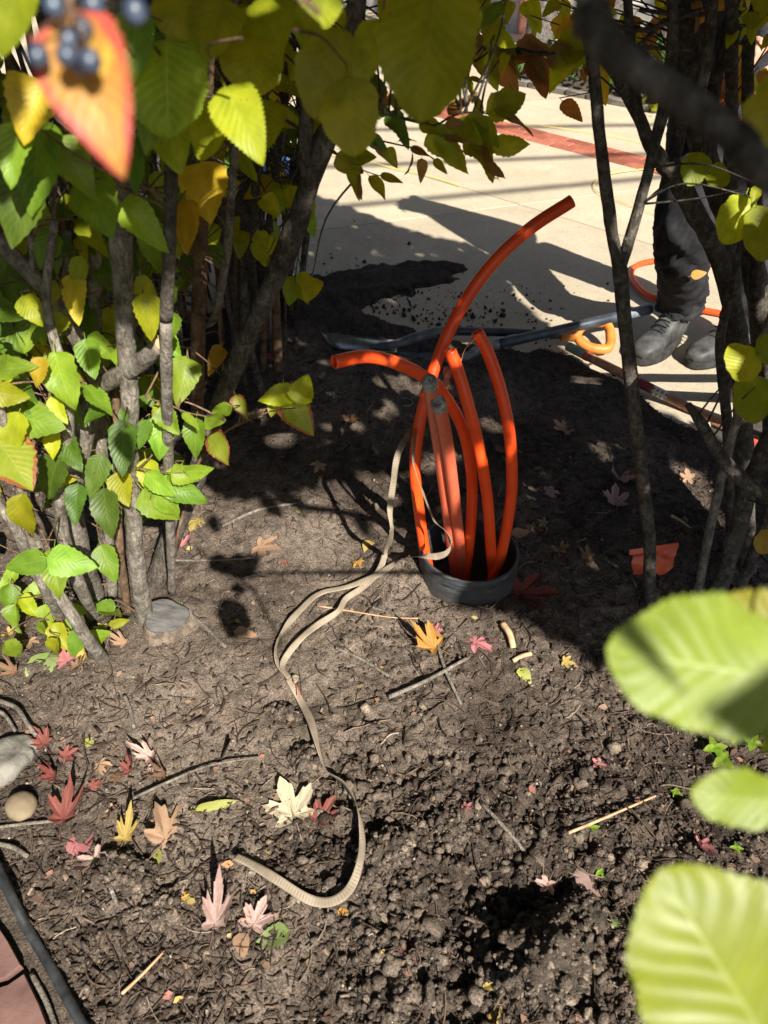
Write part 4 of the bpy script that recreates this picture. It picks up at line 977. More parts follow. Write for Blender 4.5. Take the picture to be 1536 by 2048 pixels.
# ---- right shrub
STR = []
gr = GH(1305, 1215)
shR = empty('shrub', tuple(gr), 'open dark-stemmed shrub at right with a slender stem forking into a V', 'shrub')
stem(shR, [(1305, 1212, 1), (1300, 1120, 1.30), (1290, 1000, 1.32), (1272, 850, 1.34), (1255, 700, 1.36), (1241, 560, 1.36), (1238, 520, 1.36)], [.0155, .0145, .014, .014, .0135, .0145, .0135], M_BARKD, STR)
stem(shR, [(1238, 530, 1.36), (1222, 450, 1.36), (1207, 340, 1.35), (1195, 220, 1.33), (1182, 100, 1.3), (1168, 0, 1.28)], [.012, .0105, .010, .010, .0095, .009], M_BARKD, STR, 'branch', ground=False, up=.5)
stem(shR, [(1241, 530, 1.36), (1262, 470, 1.37), (1290, 370, 1.38), (1312, 280, 1.39), (1332, 190, 1.40), (1345, 60, 1.40)], [.012, .0105, .010, .0105, .010, .009], M_BARKD, STR, 'branch', ground=False, up=.5)
stem(shR, [(1252, 500, 1.355), (1255, 475, 1.35)], [.009, .007], M_BARKD, STR, 'branch', ground=False)
stem(shR, [(1500, 1150, 1), (1488, 900, 1.62), (1480, 700, 1.6), (1462, 600, 1.58), (1430, 500, 1.56), (1392, 430, 1.55), (1352, 350, 1.54), (1330, 325, 1.54)], [.026, .024, .023, .021, .019, .019, .021, .021], M_BARKD, STR)
stem(shR, [(1335, 330, 1.54), (1300, 290, 1.53), (1280, 240, 1.52), (1235, 150, 1.5), (1190, 70, 1.48)], [.015, .013, .0115, .011, .010], M_BARKD, STR, 'branch', ground=False, up=.4)
stem(shR, [(1342, 325, 1.54), (1355, 290, 1.54), (1366, 235, 1.53), (1400, 170, 1.5), (1420, 60, 1.48)], [.015, .0125, .012, .011, .010], M_BARKD, STR, 'branch', ground=False, up=.4)
stem(shR, [(1281, 245, 1.52), (1272, 190, 1.52), (1262, 90, 1.5), (1255, 0, 1.5)], [.010, .009, .008, .008], M_BARKD, STR, 'branch', ground=False, up=.3)
stem(shR, [(1560, 900, 1), (1520, 600, 1.9), (1450, 420, 1.85), (1405, 300, 1.8), (1385, 190, 1.77), (1372, 60, 1.74), (1368, -20, 1.7)], [.032, .030, .028, .027, .025, .024, .022], M_BARKD, STR, up=.5)
stem(shR, [(1462, 800, 1), (1466, 640, 1.78), (1458, 480, 1.74), (1462, 330, 1.7), (1464, 180, 1.66), (1462, 0, 1.6)], [.024, .022, .019, .015, .012, .011], M_BARKD, STR, up=.5)
stem(shR, [(1420, 300, 1.8), (1428, 180, 1.78), (1452, 80, 1.76), (1470, 0, 1.74)], [.014, .013, .012, .011], M_BARKD, STR, 'branch', ground=False, up=.4)
stem(shR, [(1525, 760, 1), (1512, 600, 1.85), (1512, 430, 1.8), (1498, 250, 1.75), (1502, 60, 1.7)], [.022, .020, .017, .012, .011], M_BARKD, STR, up=.6)
stem(shR, [(1398, 1185, 1), (1422, 1050, 1.36), (1452, 920, 1.37), (1490, 780, 1.38), (1540, 640, 1.39), (1590, 520, 1.4)], [.011, .0105, .010, .0095, .009, .008], M_BARK, STR, up=.4)
stem(shR, [(1438, 1195, 1), (1465, 1090, 1.34), (1500, 970, 1.35), (1545, 860, 1.36), (1620, 700, 1.37)], [.021, .020, .019, .018, .016], M_BARKD, STR, up=.4)
stem(shR, [(1475, 1200, 1), (1505, 1110, 1.33), (1545, 1010, 1.34), (1600, 880, 1.35)], [.013, .012, .011, .010], M_BARKD, STR, up=.4)
stem(shR, [(1470, 1110, 1), (1458, 980, 1.5), (1455, 850, 1.5), (1440, 700, 1.5)], [.013, .012, .0115, .011], M_BARKD, STR, up=.3)
stem(shR, [(1376, 808, 1.22), (1405, 850, 1.2), (1440, 910, 1.19), (1490, 965, 1.18), (1545, 1000, 1.17)], [.006, .011, .012, .0125, .013], M_BARKD, STR, 'branch', ground=False, rough=.4)
for a_, b_, c_ in (((1190, 30, 1.3), (1280, 60, 1.35), (1400, 20, 1.45)), ((1185, 95, 1.3), (1260, 100, 1.35), (1330, 40, 1.4)), ((1280, 20, 1.5), (1370, 30, 1.6), (1480, 25, 1.7)),
                   ((1220, 95, 1.45), (1300, 96, 1.5), (1380, 100, 1.55))):
    stem(shR, [a_, b_, c_], [.003, .0035, .004], M_BARKD, STR, 'branch', ground=False, sides=7)

# ---- the shrub the camera looks through
STF = [];
shF = empty('shrub', (1.3, .2, 0), 'near out-of-focus shrub framing the view with big leaves, berries and a thick blurred branch', 'shrub')
tube('stem', [V((1.3, .2, -.05)), V((1.22, .24, .6)), V((.92, .34, 1.0)), V((.5, .38, 1.16)), V((.34, .36, 1.22))], [.016, .015, .013, .011, .010], M_BARKD, shF, 12, .15, 4)
w_ = [V((.34, .36, 1.22)), P(1570, 370, .36), P(1480, 285, .37), P(1400, 222, .38), P(1295, 150, .39), P(1215, 90, .40), P(1195, 30, .41), P(1185, -60, .42), V((.10, .42, 1.62)), V((-.1, .3, 1.95))]
tube('branch', w_, [.0075, .0075, .0073, .0073, .0072, .0078, .007, .0065, .006, .005], M_BARKD, shF, 12, .15, 9); STF.extend([tuple(x) for x in catmull(w_, 8)])  # shade on this branch is put into its darker bark colour
leaf_at(shF, 1396, 1330, 350, 172, .19, 'pale', True, 4, 3)
leaf_at(shF, 1472, 1597, 175, 180, .17, 'pale', True, 4, 4)
leaf_at(shF, 1450, 1945, 440, 118, .115, 'pale', True, 3, 3)
leaf_at(shF, 1470, 1262, 260, 165, .22, 'olive', True, 10, 1)
for a_, b_ in (((1530, 1360, .19), (1620, 1480, .19)), ((1505, 1395, .19), (1530, 1500, .185)), ((1560, 1600, .17), (1640, 1620, .17)), ((1560, 2120, .11), (1700, 2000, .13))):
    tube('twig', [P(*a_), (P(*a_)+P(*b_))/2+V((.004, 0, .004)), P(*b_)], [.0018, .0018, .0022], LM['lime'], shF, 8)
tube('branch', [P(1680, 2000, .13), P(1640, 1640, .17), P(1630, 1450, .19), V((.42, .27, 1.06)), V((.92, .34, 1.0))], [.003, .0035, .004, .006, .008], M_BARKD, shF, 8, .1, 2)
# red leaf and berries
leaf_at(shF, 182, 185, 310, 288, .30, 'red', True, 5, 1)
tube('twig', [P(150, -60, .34), P(140, 10, .34), P(150, 60, .33), P(165, 90, .32)], .0016, M_BARKB, shF, 7)
M_BERRY = simple('berry_skin', (.012, .018, .035), (.06, .085, .13), 60, .38, .15, .001, .6)
def berry(px, py, rp, Y):
    c = P(px, py, Y); r = rp*tdist(px, py, Y)/FPX; rg = []; dn = (CU*-1+CR*.2).normalized()
    T = dn; N = V(CB); B = T.cross(N)
    for k in range(11):
        q = math.pi*(k+.15)/10.3; rg.append([c+T*(-math.cos(q)*r*1.08)+(N*math.cos(x)+B*math.sin(x))*max(.0004, math.sin(q)*r) for x in np.linspace(0, 2*math.pi, 16, endpoint=False)])
    loft('berry', rg, M_BERRY, shF)
    tube('berry_stalk', [c-T*r*1.05, c-T*r*2.0+CR*random.uniform(-.003, .003), P(145, 20, Y+.005)], .0006, M_BARKB, shF, 5)
for b in ((75, 112, 23, .30), (136, 78, 21, .305), (164, 58, 22, .31), (134, 112, 22, .295), (180, 122, 23, .295), (162, 130, 20, .30), (108, 12, 22, .31), (185, 10, 24, .33), (270, 22, 26, .34)): berry(*b)
# near leaves along the top
for a_ in [(857, 100, 265, 262, .72, 'lime'), (735, 110, 135, 250, .80, 'lime'), (655, 150, 165, 255, .80, 'olive'), (702, 235, 140, 275, .78, 'olive'), (486, 245, 165, 285, .76, 'lime'), (425, 60, 130, 265, .80, 'lime'), (545, 45, 150, 262, .82, 'lime'),
           (332, 175, 190, 270, .78, 'green'), (265, 95, 140, 255, .78, 'green'), (505, 125, 130, 275, .84, 'lime'), (420, 255, 130, 268, .86, 'lime'), 
           (15, 35, 150, 250, .5, 'lime'), (360, 20, 130, 280, .82, 'lime'), (1568, 235, 170, 240, .55, 'olive'), (300, 245, 120, 262, .84, 'green'), 
           (620, 30, 120, 255, .9, 'lime'), (530, 250, 100, 270, .95, 'lime'), (345, 290, 110, 275, .92, 'lime')]:
    leaf_at(shF, *a_, hi=True, tilt=16)
connect_twigs(shF, STF+[tuple(P(x, -60, .62)) for x in range(0, 1000, 40)], M_BARKB, .16, .0009)

# ---- leaves on the left shrub
TL = [(30, 930, 125, 310, .95, 'rededge'), (45, 1038, 95, 265, .97, 'olive'), (122, 762, 112, 282, 1.02, 'green'), (74, 842, 112, 345, 1.02, 'green'), (32, 735, 80, 20, 1.0, 'green'), (22, 790, 70, 320, .98, 'lime'), (118, 822, 60, 300, 1.04, 'lime'),
      (368, 758, 92, 268, 1.12, 'green'), (320, 876, 84, 270, 1.10, 'green'), (388, 878, 78, 262, 1.10, 'green'), (482, 815, 52, 300, 1.2, 'rededge'), (441, 820, 60, 190, 1.18, 'green'), (440, 898, 80, 285, 1.18, 'rededge'), (322, 1015, 92, 300, 1.1, 'green'),
      (368, 985, 92, 335, 1.1, 'green'), (345, 965, 70, 250, 1.12, 'green'), (285, 870, 60, 250, 1.08, 'deep'), (48, 1128, 90, 195, .98, 'green'), (108, 1148, 100, 265, .97, 'green'), (146, 1126, 92, 345, .98, 'green'), (216, 1130, 80, 300, 1.05, 'green'),
      (212, 1030, 100, 270, 1.05, 'deep'), (150, 1010, 80, 260, 1.05, 'deep'), (245, 900, 110, 270, 1.02, 'deep'), (105, 890, 60, 270, 1.06, 'lime'), (70, 340, 190, 262, .86, 'green'), (152, 335, 120, 290, .88, 'green'), (196, 410, 140, 310, .9, 'green'),
      (35, 420, 150, 250, .84, 'deep'), (60, 490, 170, 268, 1.24, 'deep'), (110, 590, 150, 255, 1.24, 'deep'), (30, 590, 120, 275, 1.24, 'deep'), (165, 640, 110, 285, 1.24, 'deep'), (60, 655, 110, 262, 1.24, 'green'), (285, 445, 110, 320, .95, 'green'), (298, 635, 88, 260, 1.0, 'lime'),
      (318, 505, 90, 290, 1.0, 'green'), (372, 455, 120, 262, 1.05, 'yellow'), (410, 385, 120, 275, 1.15, 'yellow'), (430, 722, 66, 255, 1.4, 'yellow'), (335, 690, 50, 320, 1.3, 'yellow'), (75, 745, 60, 250, 1.0, 'yellow'), (155, 550, 70, 270, 1.12, 'lime'), (150, 600, 100, 280, 1.1, 'yellow'),
      (552, 793, 76, 195, 1.22, 'lime'), (606, 776, 62, 62, 1.22, 'lime'), (598, 832, 86, 312, 1.21, 'rededge'), (545, 815, 40, 250, 1.23, 'lime'), (200, 230, 150, 275, .85, 'deep'), (60, 220, 120, 260, .8, 'yellow'), (265, 330, 120, 285, .9, 'deep'), (25, 310, 120, 255, .8, 'green'),
      (160, 470, 100, 300, 1.24, 'deep'), (225, 560, 90, 280, 1.24, 'deep'), (20, 660, 110, 280, 1.24, 'deep'), (180, 720, 80, 270, 1.08, 'green'), (55, 800, 90, 300, 1.04, 'deep'), (140, 905, 90, 300, 1.08, 'deep'), (190, 955, 90, 255, 1.08, 'deep'), (100, 960, 100, 280, 1.06, 'deep'),
      (245, 980, 70, 300, 1.08, 'lime'), (300, 960, 80, 280, 1.12, 'lime'), (20, 870, 90, 250, .98, 'lime')]
for a_ in TL: leaf_at(shA, *a_, tilt=18)
sprig(shA, [(290, 795, 1.1), (340, 810, 1.1), (375, 825, 1.1), (450, 840, 1.14)], 3, (40, 60), ['green'], STA, .002, M_BARKB)
sprig(shA, [(270, 935, 1.1), (330, 945, 1.1), (372, 945, 1.1)], 3, (50, 70), ['green'], STA, .002, M_BARKB)
# low leaves and shoots at the foot
for a_ in [(20, 1200, 60, 250), (60, 1215, 55, 300), (95, 1235, 50, 270), (30, 1240, 60, 280), (85, 1260, 45, 260), (120, 1275, 60, 300), (150, 1290, 60, 240), (195, 1275, 60, 330), (225, 1225, 60, 345), (205, 1215, 50, 190), (30, 1300, 55, 265), (105, 1300, 50, 230), (165, 1215, 55, 0), (70, 1180, 60, 190), (15, 1165, 60, 240), (140, 1245, 45, 300), (240, 1245, 40, 30)]:
    leaf_at(shA, a_[0], a_[1], a_[2], a_[3], G(a_[0], a_[1]).y-.07, random.choice(['lime', 'green', 'green', 'green', 'lime']), tilt=30)
for k in range(300):
    px, py = random.uniform(-60, 350), random.triangular(100, 1180, 480)
    leaf_at(shA, px, py, random.uniform(38, 82), random.uniform(215, 325), random.uniform(1.08, 1.5), random.choice(['deep', 'deep', 'deep', 'green', 'green', 'green', 'olive', 'lime']), tilt=40)
connect_twigs(shA, STA, M_BARKB, .4)
# ---- leaves on the back left thicket, and the sprays over the concrete
for k in range(105):
    px = random.uniform(330, 720); py = abs(random.gauss(0, 210)); 
    if px > 560 and py > 260: continue
    leaf_at(shB, px, py, random.uniform(45, 85), random.uniform(220, 320), random.uniform(1.35, 1.9), random.choice(['olive', 'olive', 'lime', 'yellow', 'deep']), tilt=40)
for k in range(30): leaf_at(shB, random.uniform(600, 1080), abs(random.gauss(10, 60)), random.uniform(40, 70), random.uniform(225, 315), random.uniform(1.1, 1.6), random.choice(['olive', 'olive', 'lime', 'deep']), tilt=35)
for k in range(14): leaf_at(shB, random.uniform(540, 625), random.uniform(400, 590), random.uniform(40, 60), random.uniform(235, 305), random.uniform(1.35, 1.6), random.choice(['green', 'olive', 'lime']), tilt=30)
for k in range(60): leaf_at(shB, random.uniform(340, 590), random.uniform(200, 520), random.uniform(35, 55), random.uniform(235, 305), random.uniform(1.6, 2.0), random.choice(['olive', 'deep', 'lime']), tilt=40)
OL = ['olive', 'olive', 'deep', 'olive', 'bronze']
sprig(shB, [(640, 205, 1.3), (735, 215, 1.3), (800, 235, 1.3), (870, 253, 1.3), (930, 277, 1.3), (1000, 285, 1.3)], 15, (52, 74), OL, STB, .0032)
sprig(shB, [(870, 253, 1.3), (910, 230, 1.3), (960, 225, 1.3), (1020, 238, 1.3)], 8, (52, 74), OL, STB, .002)
sprig(shB, [(700, 245, 1.3), (745, 275, 1.3), (790, 288, 1.3), (835, 298, 1.3), (868, 318, 1.3)], 9, (30, 42), OL, STB, .0018, smooth=True)
sprig(shB, [(655, 290, 1.28), (690, 320, 1.28), (725, 340, 1.28), (760, 352, 1.28)], 6, (44, 56), OL, STB, .0016, smooth=True)
sprig(shB, [(910, 45, 1.6), (960, 75, 1.6), (1020, 95, 1.6), (1080, 108, 1.6), (1120, 100, 1.6)], 8, (55, 80), ['olive', 'lime', 'bronze'], STB, .006)
sprig(shB, [(905, 55, 1.6), (980, 100, 1.6), (1040, 108, 1.6), (1110, 106, 1.6)], 6, (50, 70), ['olive', 'bronze', 'lime'], STB, .007)
sprig(shB, [(920, 100, 1.5), (925, 150, 1.5), (945, 195, 1.5)], 5, (35, 50), ['bronze', 'olive'], STB, .0016, smooth=True)
connect_twigs(shB, STB, M_BARKD, .35)
# ---- leaves on the right shrub
for a_ in [(1470, 440, 98, 250, 1.2, 'lime'), (1522, 468, 105, 280, 1.18, 'lime'), (1390, 338, 66, 250, 1.35, 'lime'), (1436, 352, 52, 300, 1.36, 'lime'), (1484, 722, 82, 120, 1.15, 'lime'), (1504, 800, 95, 285, 1.14, 'lime'), (1535, 700, 60, 280, 1.16, 'lime'), (1508, 395, 40, 260, 1.2, 'lime'),
           (1176, 130, 38, 260, 1.7, 'bronze'), (1150, 133, 32, 250, 1.7, 'bronze'), (1168, 152, 28, 280, 1.7, 'bronze'), (1256, 170, 48, 270, 1.55, 'lime'), (1530, 1085, 50, 250, 1.15, 'yellow')]:
    leaf_at(shR, *a_, tilt=10, hi=a_[2] > 45, shape=3 if a_[2] > 45 else None)
for k in range(60): leaf_at(shR, random.uniform(1060, 1560), abs(random.gauss(25, 80)), random.uniform(38, 62), random.uniform(225, 315), random.uniform(1.6, 2.3), random.choice(['lime', 'olive', 'olive', 'yellow', 'bronze']), tilt=30)
connect_twigs(shR, STR, M_BARKD, .4)

# ---- overhead crowns of the shrubs (above the view); leaves laid out to shade the bed
DARK = [[(-1400, 200), (200, 215), (440, 260), (540, 330), (600, 375), (640, 392), (700, 412), (760, 440), (840, 465), (955, 492), (985, 520), (1030, 590), (1100, 660), (1180, 745), (1300, 805), (1380, 850), (1480, 890), (1700, 960), (1950, 1300), (1536, 1440), (1440, 1430), (1250, 1390), (1190, 1330), (1110, 1275), (1010, 1215),
         (900, 1200), (850, 1130), (835, 1050), (770, 1015), (700, 990), (600, 980), (500, 995), (430, 980), (390, 940), (330, 900), (200, 855), (0, 830), (-900, 900)],
        [(935, 1765), (1010, 1745), (1100, 1765), (1090, 1815), (1010, 1830), (965, 1900), (930, 1960), (905, 1930)]]
DARK.append([(415, 975), (770, 1015), (745, 1085), (640, 1120), (560, 1100), (470, 1160), (400, 1120)])  # added patch: unseen leaves put in to dapple the mound with shade
DARKG = [np.array([tuple(G(*p)[:2]) for p in poly]) for poly in DARK]
LIT = [((560, 880), 46), ((510, 835), 34), ((585, 775), 26), ((660, 880), 22), ((760, 835), 24), ((640, 650), 22), ((1075, 930), 18), ((850, 940), 24), ((700, 760), 16), ((1240, 880), 18), ((470, 900), 20)]
LITG = [(G(*c), r*2.2/FPX) for c, r in LIT]
def inpoly(x, y, poly):
    r = np.zeros(x.shape, bool); n = len(poly); j = n-1
    for i in range(n):
        xi, yi = poly[i]; xj, yj = poly[j]
        c = ((yi > y) != (yj > y)) & (x < (xj-xi)*(y-yi)/(yj-yi+1e-12)+xi); r ^= c; j = i
    return r
def crown_points(poly, dens, zlo, zhi):
    x0, y0 = poly.min(0); x1, y1 = poly.max(0); n = int((x1-x0)*(y1-y0)*dens)
    x = RNG.uniform(x0, x1, n); y = RNG.uniform(y0, y1, n); k = inpoly(x, y, poly)
    for c, r in LITG: k &= np.hypot((x-c.x), (y-c.y)) > r
    k &= ((vnoise(x*5.5, y*5.5, 91) > .13) & (vnoise(x*12, y*12, 92) > .19)) | (y > 2.75)
    k &= (vnoise(x*9, y*9, 93) > .50*gauss(x, y, (-.02, 1.95), .30, .45))
    x, y = x[k], y[k]; z = RNG.uniform(zlo, zhi, len(x))
    return np.stack([x-SHX*z, y-SHY*z, z], -1)
def leaf_cloud(name, pts, size, mat, parent, aim=.65):
    """leaf-sized folded blades, six faces each, joined"""
    n = len(pts); t = RNG.normal(size=(n, 3)); t[:, 2] -= .6; t /= np.linalg.norm(t, axis=1)[:, None]
    nr = RNG.normal(size=(n, 3))*(1-aim)+np.array(TOSUN)*aim; nr -= t*(nr*t).sum(1)[:, None]; nr /= np.linalg.norm(nr, axis=1)[:, None]
    x = np.cross(t, nr); L = RNG.uniform(size[0], size[1], n)[:, None]
    loc = [(0, -.5, 0), (-.30, -.15, .05), (.30, -.15, .05), (0, -.1, 0), (-.24, .2, .03), (.24, .2, .03), (0, .5, -.08)]
    v = np.stack([pts+L*(a_*x+b_*t+c_*nr) for a_, b_, c_ in loc], 1).reshape(-1, 3)
    tri = np.array([(0, 3, 1), (0, 2, 3), (1, 3, 4), (3, 2, 5), (4, 3, 6), (3, 5, 6)])
    f = (np.arange(n)[:, None, None]*7+tri[None]).reshape(-1, 3); uvl = np.array([(.5+a_, b_+.5) for a_, b_, c_ in loc])
    o = offs(parent); me = mesh_np(name, v-np.array(o), f, True, uv=np.tile(uvl, (n, 1)))
    ob = link(name, me, mat, parent); ob['kind'] = 'stuff'; return ob
cp = np.concatenate([crown_points(DARKG[0], 2100, 1.52, 2.9), crown_points(DARKG[2], 100, 1.52, 2.2)])
lim = CAMH-.105*cp[:, 1]+.10
cp = cp[(cp[:, 2] > lim) & (np.linalg.norm(cp-np.array([0, 0, CAMH]), axis=1) > .22)]
for a_ in (P(195, 225, .30), P(150, 110, .30), P(485, 260, .76)):      # gaps in the crown through which the sun reaches the red leaf and berries
    rel = cp-np.array(a_); along_ = rel @ np.array(TOSUN); cp = cp[np.linalg.norm(rel-along_[:, None]*np.array(TOSUN), axis=1) > .062]
print('crown leaves', len(cp))
ca = cp[:, 0] < .05; cb = (cp[:, 0] >= .05) & (cp[:, 1] > .35); cf = ~(ca | cb)
leaf_cloud('crown', cp[ca], (.07, .105), LM['crown'], shA); leaf_cloud('crown', cp[cb], (.07, .105), LM['crown'], shR); leaf_cloud('crown', cp[cf], (.07, .105), LM['crown'], shF)
n_ = 2600; lm = np.stack([RNG.uniform(-2.4, -.72, n_), RNG.uniform(-1.4, 2.6, n_), RNG.uniform(.7, 2.8, n_)], -1)
def outside(p):
    fwd = p[:, 1]*ct+(CAMH-p[:, 2])*st; up = p[:, 1]*st-(CAMH-p[:, 2])*ct; f_ = np.maximum(fwd, 1e-3)
    return (fwd < .02) | (np.abs(p[:, 0]/f_) > 768/FPX+.06) | (np.abs(up/f_) > 1024/FPX+.06)
lm = lm[outside(lm)]; leaf_cloud('sky_block_leaves', lm, (.07, .11), LM['crown'], shA, .2)  # unseen leaf mass added to block sky light from the left
rm = crown_points(DARKG[0], 900, .45, 1.5); rm = rm[outside(rm) & (rm[:, 0] > .55)]; leaf_cloud('sky_block_leaves', rm, (.07, .11), LM['crown'], shR, .3)  # unseen leaf mass added to deepen the shade on the right
near = []
for (px, py, Y_, n_) in [(x_, 90+(x_-1215)*.78, .39, 2) for x_ in range(1190, 1560, 22)]:
    for _ in range(n_):
        d_ = random.uniform(.28, .55); near.append(tuple(P(px, py, Y_)+TOSUN*d_+V((random.gauss(0, .012), random.gauss(0, .012), 0))))
leaf_cloud('branch_shade_leaves', np.array(near), (.07, .10), LM['crown'], shF, .8)  # unseen leaves added up-sun to shade the thick blurred branch
for k in range(46):       # branches that carry the crowns
    p = cp[RNG.integers(len(cp))]; par = shA if p[0] < .05 else (shR if p[1] > .35 else shF)
    src = {'a': V((-.5, 1.0, 1.25)), 'r': V((.9, 1.4, 1.35)), 'f': V((.6, .1, 1.6))}['a' if par is shA else 'r' if par is shR else 'f']
    q = V(p); mid = (src+q)/2+V((random.uniform(-.1, .1), random.uniform(-.1, .1), .18))
    if min((mid-V((0, 0, CAMH))).length, (q-V((0, 0, CAMH))).length) < .3: continue
    if any(v_.z < CAMH-.105*v_.y+.06 for v_ in (mid, q)): continue
    src.z = max(src.z, CAMH-.105*src.y+.10)
    tube('branch', [src, mid, q], [.008, .005, .002], M_BARKD, par, 6, .1, k)

# ================================================================== STUMP, STONES, CLODS
gs_ = GH(322, 1290)
sp_ = empty('stump', (gs_.x, gs_.y, 0), 'low sawn shrub stump with grey cut face at the foot of the tall stem', 'stump')
a_ = np.linspace(0, 2*math.pi, 28, endpoint=False); tl = V((-.10, -.22, 1)).normalized(); rg = []; rr = random.Random(4)
lob = [1+.09*math.sin(3*x+1)+.05*math.sin(5*x) for x in a_]
cst = V((gs_.x+.005, gs_.y+.055, 0)); zt = gs_.z+.040
def stump_ring(r, z, tilt): return [V((cst.x+math.cos(x)*r*1.08*l, cst.y+math.sin(x)*r*.92*l, z+tilt*(-.14*math.cos(x)*r+.22*math.sin(x)*r))) for x, l in zip(a_, lob)]
loft('stump_wood', [stump_ring(.074, gs_.z-.05, 0), stump_ring(.066, gs_.z-.01, 0), stump_ring(.058, gs_.z+.015, .4), stump_ring(.053, zt-.012, 1), stump_ring(.0505, zt-.002, 1), stump_ring(.048, zt, 1)], M_STUMP, sp_)
loft('cut_face', [stump_ring(.0478, zt+.0005, 1), stump_ring(.045, zt+.0022, 1), stump_ring(.02, zt+.0018, 1), stump_ring(.004, zt+.0022, 1)], M_STUMP_TOP, sp_)
def rock(name, c, sx, sy, sz, mat, seed, label, cat, detail=3, amp=.22, group=None, crumb=0):
    import bmesh
    bm = bmesh.new(); bmesh.ops.create_icosphere(bm, subdivisions=detail, radius=1); r = np.array([v.co[:] for v in bm.verts])
    n = fbm(r[:, 0]*1.6+seed, r[:, 1]*1.6+r[:, 2]*1.1, seed, 3)*amp+fbm(r[:, 0]*5+seed, r[:, 1]*5+r[:, 2]*4, seed+1, 3)*amp*.35
    if crumb:
        d1, _ = worley(r[:, 0]*5+r[:, 2]*1.7+seed, r[:, 1]*5+r[:, 2]*2.3, seed); d2, _ = worley(r[:, 0]*12+r[:, 2]*3, r[:, 1]*12+r[:, 2]*4, seed+2); n = n+crumb*(.5-d1)+crumb*.45*(.5-d2)
    for v, q, k in zip(bm.verts, r, n): v.co = V((q[0]*sx, q[1]*sy, q[2]*sz))*(1+k)
    me = bpy.data.meshes.new(name); bm.to_mesh(me); bm.free(); me.polygons.foreach_set('use_smooth', np.ones(len(me.polygons), bool))
    o = link(name, me, mat, None, c); o.rotation_euler = (0, 0, seed*1.3)
    if label: tag(o, label, cat, group)
    return o
M_ROCKG = simple('grey_rock', (.09, .085, .07), (.21, .20, .17), 30, .9, .7, .006)
M_ROCKT = simple('tan_stone', (.15, .115, .07), (.25, .195, .125), 18, .75, .25, .003)
c = GH(14, 1530); rock('rock', (c.x-.01, c.y, c.z+.005), .075, .052, .036, M_ROCKG, 3, 'rough pale grey rock at the left edge of the soil', 'rock', 4, .3)
c = GH(46, 1618); rock('stone', (c.x, c.y, c.z+.012), .031, .028, .021, M_ROCKT, 2, 'smooth rounded tan stone beside red leaves', 'stone', 3, .08)
def crumb_mat():
    m = NT('crumbly_clod'); co = m.coord('Object'); n = m.noise(co, 70, 6, .75)
    m.base(m.ramp(n, [(.33, (.034, .027, .021)), (.55, (.115, .093, .072)), (.72, (.21, .178, .14))])); m.rough(.95, .1)
    m.bump(m.math('ADD', n, m.noise(co, 210, 4, .7)), 1.0, .010); return m.m
M_BIGCLOD = crumb_mat(); CLODS = []
for i, (px, py, sx, sy, sz, lb) in enumerate([(1090, 1930, .085, .065, .060, 'large crumbly soil clod at bottom right beside a gold leaf'), (1165, 1850, .05, .035, .035, 'flat grey soil clod just below the pale pink leaf'), (250, 1745, .055, .028, .016, 'crumbly tan soil lump below the dull green leaf'), (325, 1815, .030, .026, .016, 'small loose soil lump above the wood chips at lower left'),
                                     (610, 1520, .030, .025, .016, 'soil lump beside the tape above the cream maple leaf'), (780, 1700, .045, .032, .018, 'soil lump inside the bend of the tape tail'), (900, 1660, .04, .03, .018, 'soil lump in open ground right of the tape tail'), (560, 1430, .04, .02, .016, 'soil lump at the lip of the trodden patch')]):
    c = GH(px, py); rock('soil_clod', (c.x, c.y, c.z+sz*.2), sx, sy, sz, M_BIGCLOD, i+5, lb, 'soil clod', 5, .45, None, .30); CLODS.append((bpy.context.scene.collection.objects[-1], 260 if sx > .06 else 90))

